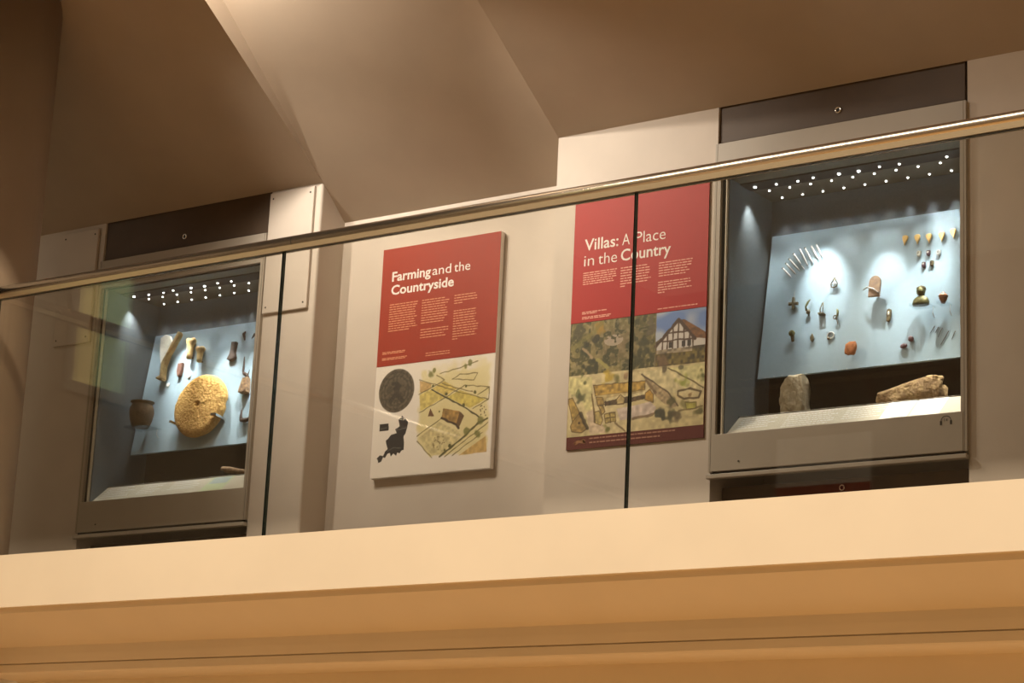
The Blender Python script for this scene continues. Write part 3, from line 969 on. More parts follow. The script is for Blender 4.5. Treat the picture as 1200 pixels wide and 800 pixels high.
for p, r_, col in (((0.70, 0.895), 0.045, (50, 52, 40)), ((0.75, 0.895), 0.05, (64, 62, 40)), ((0.81, 0.908), 0.035, (92, 80, 56)), ((0.30, 0.732), 0.045, (176, 150, 50)), ((0.37, 0.736), 0.03, (104, 100, 52)),
                   ((0.43, 0.735), 0.025, (140, 112, 80)), ((0.82, 0.776), 0.045, (160, 164, 80)), ((0.86, 0.785), 0.03, (148, 156, 74)), ((0.07, 0.785), 0.04, (94, 98, 62)), ((0.10, 0.80), 0.03, (76, 78, 50)),
                   ((0.12, 0.742), 0.018, (84, 86, 50)), ((0.10, 0.72), 0.02, (100, 104, 62)), ((0.30, 0.935), 0.03, (98, 100, 44)), ((0.77, 0.852), 0.03, (88, 84, 50)), ((0.86, 0.86), 0.035, (124, 118, 70)), ((0.98, 0.90), 0.04, (92, 88, 48)),
                   ((0.985, 0.76), 0.03, (80, 84, 44)), ((0.71, 0.722), 0.022, (84, 74, 54)), ((0.83, 0.722), 0.022, (104, 100, 72))):
    R.dot(p, r_, col, 0.85, 0.6, 0.7)
R.line([(0.813, 0.814), (0.898, 0.808), (0.976, 0.824), (0.96, 0.846), (0.857, 0.846), (0.813, 0.83), (0.813, 0.814)], (90, 74, 46), 0.006, 0.9)
R.dot((0.90, 0.832), 0.02, (120, 96, 60), 0.8)
R.poly([(0.867, 0.859), (0.944, 0.863), (0.945, 0.886), (0.877, 0.887)], (176, 170, 78), 0.9, 0.3, (110, 100, 52), 0.004)
R.line([(0.82, 0.89), (0.90, 0.888), (0.99, 0.88)], (110, 96, 60), 0.005, 0.8)
R.line([(0.18, 0.79), (0.20, 0.85), (0.21, 0.90)], OL_, 0.006, 0.8)
R.line([(0.36, 0.91), (0.44, 0.948)], (110, 92, 62), 0.005, 0.8)
R.c *= np.where(dr, 0.94 + 0.20 * (R.noise(42, 31) - 0.4), 1.0)[..., None]
R.c *= np.where(dr, 1.08, 1.0)[..., None]
R.mesh('printed_picture', VW, VH, -0.0008, pv)
for k, p_ in enumerate(((0.174, 0.80, 0.960, 0.970, 1, 1.0), (0.175, 0.70, 0.976, 0.986, 1, 1.0))):
    obj('band_text', moved(text_rows([p_], k + 40, VW, VH, 0.006), 0, -0.0012, 0), BANDT, pv)['kind'] = 'stuff'
# small running-hound mark on the band
mk = bmesh.new()
hd = [(0.052, 0.976), (0.070, 0.970), (0.085, 0.966), (0.112, 0.966), (0.128, 0.962), (0.150, 0.968), (0.136, 0.971), (0.124, 0.974), (0.150, 0.982), (0.118, 0.978), (0.095, 0.976), (0.078, 0.983), (0.064, 0.982), (0.078, 0.975)]
mk.faces.new([mk.verts.new((u * VW, -0.0012, VH - v_ * VH)) for u, v_ in hd])
bmesh.ops.triangulate(mk, faces=mk.faces)
obj('hound_mark', mk, mat('print_mark', srgb(150, 104, 66), 0.55), pv)


# board on the opposite wall that shows mirrored in the balustrade
po = empty('poster', (-8.25, -2.396, 4.35))
tag(po, 'pale and red poster board on the opposite wall, mirrored in the glass', 'poster')
obj('backing_board', box(0, 0.80, 0.0, 0.02, 0, 0.87), WHITE_P, po)
obj('red_panel', box(0, 0.80, 0.02, 0.0215, 0, 0.49), RED_V, po)

# ------------------------------------------------------------------ header and plinth panels, cover boards
def lock(parent, x, y, z, r=0.011):
    bm = torus(r, r * 0.35, 20, 8)
    for v in bm.verts:
        v.co = Vector((v.co.x + x, v.co.z + y, v.co.y + z))
    o = obj('lock', bm, CHROME, parent, True)
    bm = lathe([(0.0, 0.0), (r * 0.8, 0.0), (r * 0.8, 0.003)], 14, 'y')
    obj('keyhole', moved(bm, x, y, z), INK, o)


for dx, dz, who in ((0, 0, 'the case of small finds'), (LX, -0.04, 'the grindstone case')):
    h_ = empty('header_panel', (HL + dx, W0, 4.752 + dz))
    tag(h_, 'dark brown header panel with a round lock above ' + who, 'panel', 'dark header panels over the cases')
    p_ = obj('panel', bbox((0.003, CW - 0.014, 0.010, 0.032, 0.0, 0.178 if dx == 0 else 0.205), 0.002), DARKPANEL, h_)
    lock(p_, 0.552, 0.008, 0.053)
    obj('gap_shade_sheet', box(0, CW, 0.06, 0.08, -0.02, 0.30), BLACK, h_)  # black sheet standing in for the shade in the gaps round the panel
    q_ = empty('plinth_panel', (HL + dx, W0, 2.80))
    tag(q_, 'dark brown plinth panel with a round lock below ' + who, 'panel', 'dark plinth panels under the cases')
    p_ = obj('panel', box(0.004, CW - 0.004, 0.092, 0.115, 0.0, 0.505 + dz), DARKPANEL, q_)
    lock(p_, 0.545, 0.089, 0.468 + dz, 0.010)


def cover(x0, x1, z0, z1, label):
    p_ = empty('cover_board', (x0, W0, z0))
    tag(p_, label, 'wall panel', 'cover boards beside the grindstone case')
    b = obj('board', bbox((0, x1 - x0, -0.016, 0.0, 0, z1 - z0), 0.004), PIER, p_)
    for sx in (0.022, x1 - x0 - 0.022):
        for sz in (0.03, z1 - z0 - 0.03):
            bm = lathe([(0.0, 0.0), (0.0045, 0.0), (0.0045, 0.002)], 10, 'y')
            obj('screw', moved(bm, sx, -0.0175, sz), INK, b)


cover(-7.018, -6.742, 4.295, 4.895, 'cream cover board screwed to the pier, on the side towards the farming poster')
cover(-8.432, -8.175, 4.285, 4.885, 'cream cover board screwed to the wall beside the round column')

# ------------------------------------------------------------------ boards in the cases
UB = Vector((0, 0.105, 0.645)).normalized()
NB = Vector((0, -UB.z, UB.y))
BL = {'R': Vector((-4.472, 7.94, 3.783)), 'L': Vector((-8.067, 7.94, 3.743))}


def board_matrix(case, s, t, h=0.0, rot=0.0):
    m = Matrix(((1, 0, 0), UB, NB)).transposed().to_4x4()
    m.translation = BL[case] + Vector((1, 0, 0)) * s + UB * t + NB * h
    return m @ Matrix.Rotation(math.radians(rot), 4, 'Z')


for cs, lab in (('R', 'pale blue leaning display board carrying many small finds'), ('L', 'pale blue leaning display board carrying bones and the round grindstone')):
    t = empty('display_board')
    t.matrix_world = board_matrix(cs, 0, 0)
    tag(t, lab, 'board', 'boards inside the cases')
    obj('panel', bbox((0, 1.008, 0, 0.653, -0.012, 0), 0.0015), BOARD, t)
    for x in (0.2, 0.78):
        obj('bracket', box(x, x + 0.03, 0.18, 0.21, -0.094, -0.012), SHADELINER, t)
        obj('bracket', box(x, x + 0.03, 0.60, 0.63, -0.030, -0.012), SHADELINER, t)


def put(o, case, s, t, h=0.0, rot=0.0):
    o.matrix_world = board_matrix(case, s, t, h, rot)
    return o


# ---- finds on the right board
def ends(a, b):
    d = (Vector(b) - Vector(a))
    return d.length, math.degrees(math.atan2(d.y, d.x))


PINS = [((0.074, 0.491), (0.117, 0.445)), ((0.087, 0.511), (0.138, 0.456)), ((0.1, 0.53), (0.155, 0.469)), ((0.119, 0.551), (0.157, 0.5)),
        ((0.161, 0.492), (0.179, 0.471)), ((0.148, 0.566), (0.191, 0.489)), ((0.171, 0.571), (0.212, 0.499)), ((0.201, 0.574), (0.237, 0.511)), ((0.224, 0.577), (0.254, 0.519))]
for i, (a, b) in enumerate(PINS):
    L, ang = ends(a, b)
    if i == 4:
        o = tag(obj('pin_fragment', tube([(0, 0, 0.010), (L * 0.5, 0, 0.010), (L, 0, 0.009)], [0.002, 0.002, 0.0012], 8), PIN), 'short broken pin tip lying below the fan of pins', 'pin')
        put(o, 'R', *a, 0, ang)
        continue
    t = empty('bone_pin')
    put(t, 'R', *a, 0, ang)
    tag(t, 'slender pale pin with a small dark head in the fan of pins', 'pin', 'fan of pins on the board')
    obj('shaft', tube([(0, 0, 0.012), (L * 0.3, 0, 0.012), (L * 0.8, 0, 0.011), (L, 0, 0.010)], [0.0034, 0.0042, 0.0036, 0.0018], 8), PIN, t, True)
    obj('head', moved(blob(0.0045, 0.0042, 0.0042, 0.05, 2, i, 2), 0.001, 0, 0.012), BRONZE if i not in (5, 7, 8) else PIN, t, True)
    obj('peg', tube([(L * 0.5, 0, 0.0), (L * 0.5, 0, 0.011)], 0.0014, 6), SILVER, t)

# openwork drop pendant
t = empty('openwork_pendant')
put(t, 'R', 0.324, 0.39)
tag(t, 'small openwork drop pendant mounted near the fan of pins', 'pendant')
bm = bmesh.new()
pts = [(0, 0.024), (-0.007, 0.010), (-0.015, -0.003), (-0.013, -0.016), (0, -0.021), (0.013, -0.016), (0.015, -0.003), (0.007, 0.010), (0, 0.024)]
tube([(x, y, 0.012) for x, y in pts], 0.0028, 6, bm)
obj('rim', bm, BRONZE, t, True)
bm = bmesh.new()
tube([(0, 0.020, 0.012), (0, -0.020, 0.012)], 0.002, 6, bm)
tube([(-0.013, -0.004, 0.012), (0.013, -0.004, 0.012)], 0.002, 6, bm)
obj('tracery', bm, SILVER, t, True)
obj('peg', tube([(0, -0.004, 0), (0, -0.004, 0.012)], 0.0015, 6), SILVER, t)

# brooches
t = empty('brooch')
put(t, 'R', 0.142, 0.32)
tag(t, 'dark cross-shaped brooch with a pale upright pin', 'brooch')
obj('body', slab([(-0.022, -0.006), (-0.006, -0.006), (-0.004, -0.026), (0.003, -0.028), (0.006, -0.007), (0.022, -0.008), (0.022, 0.004), (0.006, 0.005), (0.003, 0.028), (-0.006, 0.028), (-0.007, 0.006), (-0.022, 0.007)], 0.008, 0.018, 0.003), BRONZE, t)
obj('pin', tube([(0.004, 0.0, 0.016), (0.001, 0.054, 0.014)], [0.0022, 0.001], 6), SILVER, t)
obj('peg', tube([(0, 0, 0), (0, 0, 0.012)], 0.002, 6), SILVER, t)
t = empty('brooch')
put(t, 'R', 0.213, 0.285)
tag(t, 'dark bow brooch with a heavy rounded foot', 'brooch')
obj('bow', tube([(0.005, 0.045, 0.010), (0.001, 0.028, 0.020), (-0.006, 0.008, 0.022), (-0.004, -0.008, 0.016)], [0.002, 0.0045, 0.004, 0.005], 8), GREENB, t, True)
obj('foot', moved(blob(0.010, 0.011, 0.008, 0.15, 2, 3, 2), 0.002, -0.012, 0.012), BRONZE, t, True)
obj('catch', tube([(0.003, -0.018, 0.008), (0.003, -0.028, 0.006)], 0.002, 6), BRONZE, t)
obj('peg', tube([(0, -0.01, 0), (0, -0.01, 0.012)], 0.002, 6), SILVER, t)
t = empty('brooch')
put(t, 'R', 0.279, 0.256)
tag(t, 'thin wire loop brooch standing on a flat foot bar', 'brooch')
obj('loop', tube([(-0.006, 0.004, 0.012), (-0.008, 0.018, 0.014), (-0.001, 0.040, 0.016), (0.003, 0.052, 0.014), (0.005, 0.036, 0.014), (0.004, 0.006, 0.012)], [0.0022, 0.002, 0.0024, 0.003, 0.002, 0.002], 6), BRONZE, t, True)
obj('foot_bar', bbox((-0.013, 0.013, -0.003, 0.003, 0.0, 0.024), 0.001), BRONZE, t)
t = empty('brooch')
put(t, 'R', 0.35, 0.235)
tag(t, 'greenish coiled brooch with a long thin tail', 'brooch')
obj('body', tube([(-0.002, 0.034, 0.012), (0.004, 0.022, 0.016), (0.004, 0.004, 0.016), (-0.004, -0.006, 0.012)], [0.003, 0.005, 0.0045, 0.003], 8), GREENB, t, True)
o = obj('coil', torus(0.008, 0.0025, 14, 6), BRONZE, t, True)
o.location = (-0.006, -0.002, 0.014)
obj('tail', tube([(-0.003, -0.006, 0.012), (0.002, -0.018, 0.010), (0.007, -0.036, 0.006)], [0.0035, 0.0025, 0.001], 6), BRONZE, t)
obj('peg', tube([(0, 0, 0), (0, 0, 0.012)], 0.002, 6), SILVER, t)

t = empty('knobbed_stud')
put(t, 'R', 0.153, 0.17)
tag(t, 'brown stud with a round gilded knob', 'stud')
obj('knob', moved(blob(0.014, 0.014, 0.012, 0.04, 2, 1, 3), -0.001, 0.012, 0.018), GREENB, t, True)
obj('stem', tube([(0.0, 0.004, 0.014), (0.001, -0.008, 0.012), (0.002, -0.022, 0.008)], [0.009, 0.007, 0.006], 10), BRONZE, t, True)
obj('peg', tube([(0, 0, 0), (0, 0, 0.012)], 0.003, 6), SILVER, t)
t = empty('drop_pendant')
put(t, 'R', 0.243, 0.155)
tag(t, 'tiny brown pointed drop pendant between stud and ring', 'pendant')
obj('body', slab([(0, 0.019), (-0.008, 0.002), (-0.005, -0.012), (0.001, -0.018), (0.007, -0.010), (0.008, 0.003)], 0.004, 0.014, 0.003), BRONZE, t)
obj('peg', tube([(0, 0, 0), (0, 0, 0.006)], 0.002, 6), SILVER, t)
t = empty('finger_ring')
put(t, 'R', 0.325, 0.158)
tag(t, 'small silvery finger ring with a dark bezel', 'ring')
o = obj('hoop', torus(0.0145, 0.0028, 24, 8), SILVER, t, True)
o.location = (0, 0, 0.004)
obj('bezel', moved(blob(0.007, 0.005, 0.004, 0.05, 2, 2, 2), -0.006, -0.014, 0.006), BRONZE, t, True)

# antler plate with rounded top on an acrylic hook
t = empty('antler_plate')
put(t, 'R', 0.527, 0.29)
arch = [(-0.025, 0.0), (0.026, -0.003)] + [(0.026 * math.cos(a), 0.062 + 0.030 * math.sin(a)) for a in [math.pi * k / 10 for k in range(11)]]
tag(t, 'brown round-topped plate held off the board by a clear hook', 'plate')
obj('plate', slab(arch, 0.038, 0.047, 0.002), ANTLER, t)
obj('mount', join(tube([(-0.004, 0.03, 0.0), (-0.004, 0.03, 0.038)], 0.003, 8), tube([(-0.052, 0.036, 0.040), (-0.03, 0.042, 0.05), (0.0, 0.03, 0.053), (0.022, 0.010, 0.050)], 0.0028, 8)), SILVER, t, True)

t = empty('strap_end')
put(t, 'R', 0.583, 0.216)
tag(t, 'slim dark and pale strap end with an oval hole', 'strap end')
obj('plate', slab([(-0.008, -0.026), (0, -0.031), (0.008, -0.024), (0.010, 0.0), (0.009, 0.022), (0.0, 0.028), (-0.009, 0.022), (-0.010, 0.0)], 0.004, 0.013, 0.003), BRONZE, t)
obj('inlay', moved(blob(0.0045, 0.010, 0.002, 0.0, 1, 1, 2), 0, 0.006, 0.013), PEARL, t, True)
obj('peg', tube([(0, 0, 0), (0, 0, 0.006)], 0.002, 6), SILVER, t)

# bust-shaped weight on an acrylic shelf, upright
def shelf_matrix(case, s, t, h):
    p = BL[case] + Vector((1, 0, 0)) * s + UB * t + NB * h
    return Matrix.Translation(p)


def clear_shelf(parent, wd, dp):
    obj('shelf', join(box(-wd / 2, wd / 2, -dp / 2, dp / 2 + 0.012, -0.004, 0.0), box(-wd / 2, wd / 2, -dp / 2, -dp / 2 + 0.003, 0.0, 0.006)), ACRYL, parent)
    obj('shelf_bracket', tube([(wd * 0.42, dp / 2, -0.004), (wd * 0.42, dp / 2 - 0.004, -0.03), (wd * 0.42, dp / 2 + 0.012, -0.045)], 0.0018, 6), SILVER, parent)


t = empty('clear_shelf')
t.matrix_world = shelf_matrix('R', 0.744, 0.222, 0.045)
tag(t, 'small clear acrylic shelf under the bronze bust', 'shelf')
clear_shelf(t, 0.085, 0.055)
t = empty('bronze_bust')
t.matrix_world = shelf_matrix('R', 0.740, 0.222, 0.045)
tag(t, 'small greenish bronze bust on a clear shelf', 'bust')
bm = lathe([(0.0, 0.0), (0.033, 0.0), (0.036, 0.006), (0.035, 0.016), (0.030, 0.028), (0.019, 0.036), (0.012, 0.040), (0.0, 0.040)], 24)
for v in bm.verts:
    v.co.y *= 0.6
obj('shoulders', bm, GREENB, t, True)
bm = moved(blob(0.0185, 0.018, 0.021, 0.06, 1.5, 4, 3), 0, 0, 0.058)
obj('head', bm, GREENB, t, True)
bm = moved(blob(0.0195, 0.017, 0.012, 0.12, 4, 8, 3), 0, 0.003, 0.070)
obj('hair', bm, BRONZE, t, True)
obj('nose', moved(blob(0.003, 0.004, 0.006, 0, 1, 1, 1), 0, -0.018, 0.056), GREENB, t, True)

t = empty('clear_shelf')
t.matrix_world = shelf_matrix('R', 0.838, 0.220, 0.045)
tag(t, 'tiny clear acrylic shelf under the acorn-shaped bead', 'shelf')
clear_shelf(t, 0.045, 0.04)
t = empty('acorn_bead')
t.matrix_world = shelf_matrix('R', 0.836, 0.220, 0.045)
tag(t, 'copper-brown acorn-shaped object with a knob on top', 'ornament')
obj('cup', lathe([(0.0, 0.0), (0.009, 0.0), (0.010, 0.006), (0.016, 0.018), (0.018, 0.026), (0.0, 0.028)], 20), ACORN, t, True)
obj('lid', lathe([(0.0, 0.026), (0.019, 0.027), (0.019, 0.031), (0.013, 0.038), (0.005, 0.041), (0.0045, 0.046), (0.0, 0.048)], 20), ACORN, t, True)

# gold teardrops and beads
for i, (s, t_) in enumerate(((0.628, 0.542), (0.683, 0.539), (0.734, 0.535), (0.79, 0.535), (0.84, 0.542))):
    t = empty('gold_leaf_plaque')
    put(t, 'R', s, t_, 0, (-4, 3, 6, 4, 8)[i])
    tag(t, 'tapering gold leaf-shaped plaque in the top row of five', 'plaque', 'gold plaques in a row')
    obj('plate', slab([(0, -0.024), (0.005, -0.010), (0.012, 0.004), (0.013, 0.015), (0.007, 0.021), (-0.006, 0.022), (-0.014, 0.016), (-0.012, 0.004), (-0.004, -0.012)], 0.006, 0.012, 0.003), GOLD, t)
    obj('peg', tube([(0, 0.008, 0), (0, 0.008, 0.008)], 0.002, 6), SILVER, t)
for s, t_, m_, lab in ((0.695, 0.473, PEARL, 'small pale cream bead below the gold plaques'), (0.737, 0.47, GARNET, 'small dark square bead, middle of three below the gold plaques'),
                       (0.782, 0.465, SILVER, 'small grey bead with a dark core below the gold plaques'), (0.72, 0.42, GARNET, 'small dark bead with two pale dots in the lowest row'), (0.756, 0.422, BRONZE, 'small brown ribbed bead in the lowest row')):
    t = empty('bead')
    put(t, 'R', s, t_)
    tag(t, lab, 'bead', 'small beads on the board')
    bm = slab([(-0.008, -0.009), (-0.003, -0.013), (0.006, -0.011), (0.008, 0.0), (0.007, 0.010), (-0.004, 0.012), (-0.009, 0.006)], 0.003, 0.014, 0.003)
    obj('body', bm, m_, t)
    o = obj('hole', torus(0.0035, 0.0012, 10, 5), PEARL if m_ is GARNET else INK, t)
    o.location = (-0.001, 0.002, 0.014)
    obj('peg', tube([(0, 0, 0), (0, 0, 0.006)], 0.002, 6), SILVER, t)

o = obj('pottery_sherd', blob(0.026, 0.029, 0.012, 0.14, 1.6, 5, 3, 0.8), ORANGE, None, True)
put(o, 'R', 0.436, 0.078, 0.030)
tag(o, 'bright orange lump of fired clay low on the board', 'sherd')
obj('mount', tube([(0, 0, -0.031), (0, 0, -0.008)], 0.004, 8), SILVER, o)
for s, t_, a_, b_, lab in ((0.660, 0.072, 0.016, 0.010, 'oval dark red seal stone, the longer of two'), (0.689, 0.099, 0.012, 0.012, 'rounder dark red seal stone in the shadow of the bust')):
    o = obj('seal_stone', moved(blob(a_, b_, 0.007, 0.1, 2, 6, 3), 0, 0, 0.0075), SEAL, None, True)
    put(o, 'R', s, t_, 0, 10)
    tag(o, lab, 'seal', 'seal stones')
for (a, b) in (((0.769, 0.116), (0.786, 0.145)), ((0.791, 0.114), (0.803, 0.14)), ((0.804, 0.095), (0.82, 0.133)), ((0.818, 0.06), (0.849, 0.117)), ((0.864, 0.079), (0.877, 0.113))):
    L, ang = ends(a, b)
    o = obj('needle', tube([(0, 0, 0.004), (L * 0.7, 0, 0.004), (L, 0, 0.004)], [0.0009, 0.0019, 0.0022], 6), IRON, None, True)
    put(o, 'R', *a, 0, ang)
    tag(o, 'thin dark slanting needle at the corner of the board', 'needle', 'group of dark needles')

# ---- stones standing on the floor of the right case
FLR = 3.60
def stone(sx, sy, sz, amp, freq, seed, cuts):
    bm = blob(sx, sy, sz, amp, freq, seed, 5, 0.62)
    for co, no in cuts:
        bmesh.ops.bisect_plane(bm, geom=list(bm.verts) + list(bm.edges) + list(bm.faces), plane_co=co, plane_no=no, clear_outer=True)
        bmesh.ops.holes_fill(bm, edges=[e for e in bm.edges if e.is_boundary], sides=0)
    bmesh.ops.triangulate(bm, faces=[f for f in bm.faces if len(f.verts) > 4])
    bmesh.ops.subdivide_edges(bm, edges=[e for e in bm.edges if e.calc_length() > 0.012], cuts=2, use_grid_fill=True)
    bmesh.ops.triangulate(bm, faces=[f for f in bm.faces if len(f.verts) > 4])
    bm.normal_update()
    for v in bm.verts:
        p = v.co * 26 + Vector((seed, 0, 0))
        k = noise.noise(p) * 0.006 + abs(noise.noise(p * 2.3)) * 0.005 + noise.noise(p * 5) * 0.0018
        if v.co.z > -sz * 0.75:
            v.co += v.normal * k
    return bm


bm = stone(0.070, 0.055, 0.090, 0.13, 1.6, 3, [((0, 0, -0.075), (0, 0, -1)), ((0.052, 0, 0), (1, -0.15, 0.1)), ((-0.045, 0, 0.06), (-0.8, 0.0, 0.75)), ((0, -0.04, 0), (0.25, -1, 0.1))])
o = tag(obj('worked_stone', moved(bm, 0, 0, 0.075), LIMEST, None, True), 'upright craggy pale stone block beneath the board', 'stone')
o.location = (-4.275, 7.905, FLR)
o.rotation_euler = (0, 0, 0.2)
o.scale = (0.84, 0.9, 1.03)
bm = stone(0.150, 0.055, 0.055, 0.10, 1.7, 9, [((0, 0, -0.042), (0, 0, -1)), ((-0.135, 0, 0), (-1, 0, 0.25)), ((0, -0.04, 0), (0.1, -1, 0.2)), ((0.03, 0, 0.044), (-0.18, 0, 1))])
for v in bm.verts:
    if v.co.z > -0.03:
        v.co.z += (v.co.x + 0.14) * 0.14
o = tag(obj('stone_slab', moved(bm, 0, 0, 0.042), TILEST, None, True), 'long brown broken stone slab lying beneath the board', 'stone')
o.location = (-3.758, 7.90, FLR)
o.scale = (0.92, 1, 0.84)

# ---- finds on the left board
t = empty('shoulder_blade_bone')
put(t, 'L', 0, 0)
tag(t, 'long pale shoulder blade bone with a yellow ridge', 'bone')
obj('blade', slab([(0.064, 0.626), (0.085, 0.640), (0.099, 0.642), (0.13, 0.63), (0.150, 0.598), (0.135, 0.551), (0.118, 0.490), (0.101, 0.480), (0.084, 0.527), (0.073, 0.567)], 0.010, 0.024, 0.005), BONE_W, t)
obj('ridge', slab([(0.191, 0.643), (0.203, 0.642), (0.209, 0.627), (0.198, 0.60), (0.185, 0.572), (0.159, 0.515), (0.147, 0.462), (0.153, 0.406), (0.158, 0.390), (0.150, 0.382), (0.125, 0.386), (0.100, 0.396), (0.104, 0.404), (0.125, 0.411), (0.118, 0.465), (0.126, 0.498), (0.155, 0.561), (0.179, 0.618)], 0.012, 0.040, 0.009, 3), BONE_Y, t)
obj('peg', join(tube([(0.10, 0.58, 0), (0.10, 0.58, 0.012)], 0.003, 6), tube([(0.13, 0.43, 0), (0.13, 0.43, 0.014)], 0.003, 6)), SILVER, t)


def longbone(top, bot, wd, label):
    t = empty('limb_bone')
    put(t, 'L', *top, 0.0, 0)
    tag(t, label, 'bone', 'knobbed limb bones')
    d = Vector((bot[0] - top[0], bot[1] - top[1], 0))
    P = [Vector((0, 0, 0.026)) + d * k for k in (0.10, 0.22, 0.38, 0.6, 0.85, 1.0)]
    obj('shaft', tube(P, [wd * 0.46, wd * 0.42, wd * 0.33, wd * 0.29, wd * 0.27, wd * 0.25], 12), BONE_Y, t, True)
    a = moved(blob(wd * 0.27, wd * 0.26, 0.016, 0.08, 2, 2, 3), -wd * 0.24, -0.010, 0.028)
    b = moved(blob(wd * 0.27, wd * 0.25, 0.016, 0.08, 2, 5, 3), wd * 0.24, -0.012, 0.028)
    obj('knuckle', join(a, b), BONE_W if False else BONE_Y, t, True)
    k = d * 0.9
    obj('peg', tube([(k.x, k.y, 0), (k.x, k.y, 0.02)], 0.004, 6), IRON, t)


longbone((0.292, 0.595), (0.301, 0.487), 0.058, 'yellow knobbed limb bone, the taller of two')
longbone((0.369, 0.541), (0.376, 0.46), 0.054, 'yellow knobbed limb bone, the shorter of two')
o = obj('stone_fragment', slab([(-0.016, 0.034), (0.013, 0.037), (0.017, 0.0), (0.013, -0.032), (-0.004, -0.037), (-0.015, -0.012)], 0.0, 0.020, 0.005), REDSTONE)
put(o, 'L', 0.237, 0.437)
tag(o, 'small red-brown oblong whetstone fragment above the grindstone', 'stone')
for s, t_, h_, lab in ((0.303, 0.398, 0.0, 'tiny white marker dot above the grindstone'), (0.168, 0.366, 0.0, 'tiny white marker dot below the shoulder blade')):
    o = obj('marker_dot', lathe([(0.0, 0.006), (0.009, 0.006), (0.010, 0.0)], 16), CARDW)
    put(o, 'L', s, t_, h_)
    tag(o, lab, 'marker', 'white marker dots')

o = obj('iron_axe_head', slab([(-0.016, 0.048), (0.014, 0.046), (0.013, 0.02), (0.014, -0.010), (0.026, -0.036), (0.020, -0.048), (-0.008, -0.054), (-0.026, -0.046), (-0.014, -0.018), (-0.013, 0.01)], 0.0, 0.022, 0.006), IRON)
put(o, 'L', 0.580, 0.503)
tag(o, 'dark rusted iron axe head with a flared edge', 'axe head')
o = obj('iron_fragment', tube([(0.002, 0.020, 0.008), (-0.004, 0.006, 0.012), (0.002, -0.008, 0.010), (0.005, -0.026, 0.006)], [0.004, 0.008, 0.006, 0.003], 8), IRON, None, True)
put(o, 'L', 0.636, 0.581)
tag(o, 'small twisted iron fragment above the socketed tool', 'iron fragment')
o = obj('iron_spike', tube([(-0.018, -0.012, 0.006), (0.0, 0.006, 0.010), (0.030, 0.018, 0.008)], [0.002, 0.006, 0.005], 8), IRON, None, True)
put(o, 'L', 0.705, 0.571)
tag(o, 'slanting iron spike at the edge of the board', 'iron spike')

t = empty('socketed_tool')
put(t, 'L', 0.715, 0.33)
tag(t, 'socketed iron tool with long thin blade and rusty flared body', 'tool')
obj('blade', slab([(-0.046, 0.130), (-0.038, 0.100), (-0.030, 0.045), (-0.020, 0.032), (-0.030, 0.030), (-0.040, 0.050)], 0.010, 0.018, 0.002), IRON, t)
obj('collar', tube([(-0.022, 0.038, 0.018), (-0.004, 0.026, 0.020), (0.010, 0.012, 0.018)], [0.008, 0.010, 0.008], 8), IRON, t, True)
obj('body', slab([(-0.016, 0.010), (0.014, 0.012), (0.020, -0.020), (0.028, -0.068), (0.0, -0.074), (-0.030, -0.066), (-0.024, -0.030)], 0.004, 0.034, 0.007), RUST, t)
obj('thorn', tube([(0.006, 0.020, 0.020), (0.016, 0.052, 0.022)], [0.004, 0.001], 6), IRON, t)
t = empty('iron_hook')
put(t, 'L', 0.748, 0.125)
tag(t, 'dark rusted iron hook low at the edge of the board', 'hook')
obj('shank', tube([(-0.028, 0.050, 0.012), (-0.024, 0.014, 0.014), (-0.016, -0.006, 0.014)], [0.003, 0.006, 0.011], 8), IRON, t, True)
obj('curve', tube([(-0.018, -0.006, 0.014), (0.006, -0.010, 0.014), (0.032, -0.006, 0.014), (0.044, 0.012, 0.012), (0.046, 0.032, 0.010)], [0.011, 0.012, 0.010, 0.008, 0.004], 8), IRON, t, True)
obj('peg', tube([(0.006, -0.010, 0), (0.006, -0.010, 0.008)], 0.003, 6), SILVER, t)

# the big round grindstone
t = empty('grindstone')
put(t, 'L', 0.462, 0.210, 0.012)
tag(t, 'big round yellow grindstone with a small hole off its middle', 'grindstone')
prof = [(0.017, 0.0), (0.150, 0.0), (0.162, 0.010), (0.165, 0.024), (0.160, 0.040), (0.148, 0.048)]
prof += [(r_, 0.048 + 0.006 * (1 - r_ / 0.15)) for r_ in (0.13, 0.11, 0.09, 0.07, 0.05, 0.035, 0.024, 0.017)]
prof += [(0.014, 0.046), (0.014, 0.012), (0.017, 0.0)]
bm = lathe(prof, 72)
bmesh.ops.remove_doubles(bm, verts=bm.verts, dist=1e-5)
for v in bm.verts:
    r_ = math.hypot(v.co.x, v.co.y)
    n_ = noise.noise(v.co * 38) * 0.0035 + noise.noise(v.co * 90) * 0.0022
    if r_ > 0.02:
        v.co.z += n_ if v.co.z > 0.02 else 0
    if r_ > 0.14:
        q = 1 + 0.018 * noise.noise(Vector((math.cos(math.atan2(v.co.y, v.co.x)) * 2, math.sin(math.atan2(v.co.y, v.co.x)) * 2, 0.3)))
        a_ = math.atan2(v.co.y, v.co.x)
        q -= 0.07 * math.exp(-((a_ - 0.02) / 0.10) ** 2)
        v.co.x *= q
        v.co.y *= q
obj('stone', bm, SANDST, t, True)
cm = bmesh.new()
add_box(cm, 0.128, 0.150, -0.078, -0.066, -0.012, 0.066)
add_box(cm, 0.120, 0.150, -0.078, -0.066, 0.060, 0.068)
obj('clip', cm, CHROME, t)
cm = bmesh.new()
add_box(cm, -0.160, -0.148, -0.088, -0.076, -0.012, 0.062)
obj('clip', cm, CHROME, t)

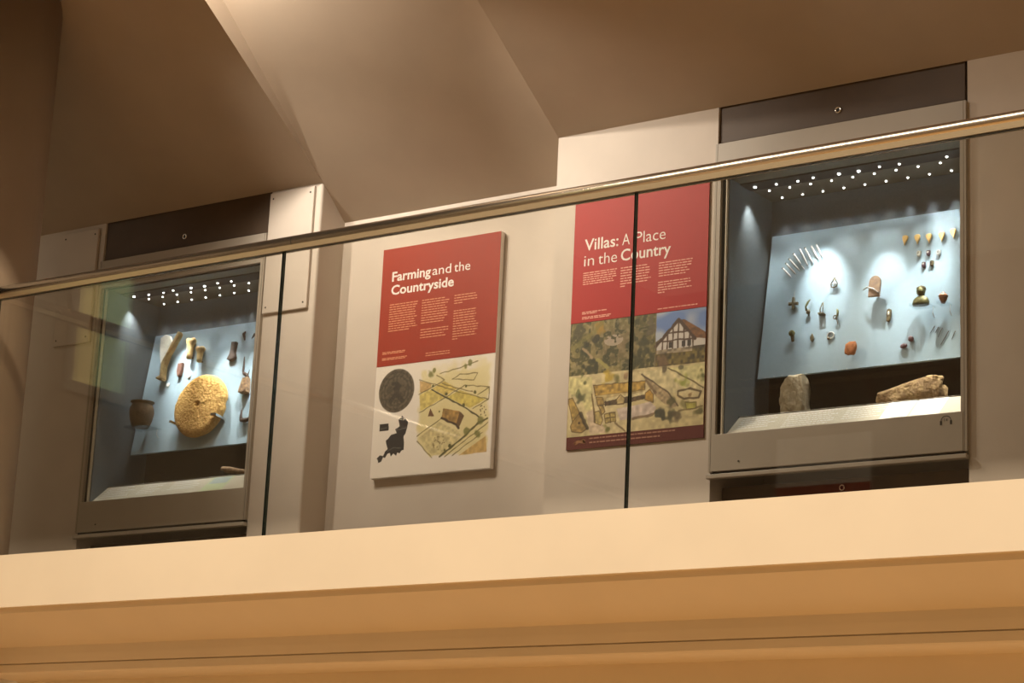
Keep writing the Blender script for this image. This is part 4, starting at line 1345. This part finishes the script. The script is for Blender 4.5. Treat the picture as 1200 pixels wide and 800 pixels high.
# pot on a clear shelf
t = empty('clear_shelf')
t.matrix_world = shelf_matrix('L', 0.115, 0.112, 0.072)
tag(t, 'clear acrylic shelf under the dark clay pot', 'shelf')
clear_shelf(t, 0.15, 0.10)
t = empty('clay_pot')
t.matrix_world = shelf_matrix('L', 0.108, 0.112, 0.072)
tag(t, 'small dark brown clay pot with a turned-out rim', 'pot')
obj('body', lathe([(0.0, 0.0), (0.040, 0.0), (0.044, 0.006), (0.056, 0.040), (0.0625, 0.075), (0.060, 0.100), (0.052, 0.116), (0.050, 0.121), (0.046, 0.118), (0.053, 0.098), (0.055, 0.075), (0.048, 0.035), (0.036, 0.008), (0.0, 0.008)], 36), CLAY, t, True)
obj('rim', lathe([(0.0505, 0.118), (0.053, 0.124), (0.060, 0.129), (0.060, 0.133), (0.052, 0.132), (0.046, 0.122), (0.0475, 0.117), (0.0505, 0.118)], 36), CLAY, t, True)

o = obj('wooden_handle', tube([(0, 0, 0.055), (0.05, -0.002, 0.047), (0.11, -0.004, 0.034), (0.20, -0.006, 0.022), (0.26, -0.006, 0.016)], [0.013, 0.016, 0.014, 0.015, 0.016], 10), WOODST, None, True)
o.location = (-7.392, 7.90, 3.56)
o['label'] = 'brown wooden stick propped behind the label rail'
tag(o, 'brown wooden stick lying behind the label rail of the grindstone case', 'stick')
obj('rest', box(-0.005, 0.02, -0.02, 0.02, 0.0, 0.044), SHADELINER, o)

# ------------------------------------------------------------------ lamps inside the cases
COOL = (0.92, 0.97, 1.0)
for cx, cz in ((HL, 3.32), (HL + LX, 3.28)):
    for i, (x, y) in enumerate(LEDS):
        back = i < 9
        if back:
            spot('case_led', (cx + x, W0 + y, cz + 1.262), (cx + x, W0 + y + 0.012, cz + 0.6), 4.0, COOL, 38, 0.5, 0.006)
        elif i % 2 == 0:
            spot('case_led', (cx + x, W0 + y, cz + 1.262), (cx + x, W0 + y + 0.03, cz + 0.6), 4.5, COOL, 60, 0.7, 0.006)
    for x, tx, tz, e, an in ((0.10, 0.03, 0.62, 9, 64), (0.295, 0.343, 0.885, 42, 38), (0.573, 0.645, 0.74, 44, 36), (0.672, 0.87, 1.06, 16, 38),
                             (0.487, 0.30, 0.64, 14, 36), (0.757, 0.85, 0.66, 12, 36), (0.96, 0.78, 0.66, 46, 36)):
        spot('case_led', (cx + x, W0 + 0.148, cz + 1.255), (cx + tx, W0 + 0.29, cz + tz), e, COOL, an, 1.0, 0.006)
    spot('case_led', (cx + 0.98, W0 + 0.12, cz + 1.255), (cx + 0.90, W0 + 0.08, cz + 0.23), 110 if cx == HL else 12, (1, 0.95, 0.85), 34, 0.9, 0.006)
    spot('case_led', (cx + 0.55, W0 + 0.12, cz + 1.255), (cx + 0.5, W0 + 0.08, cz + 0.23), 16, (1, 0.95, 0.85), 60, 0.9, 0.006)
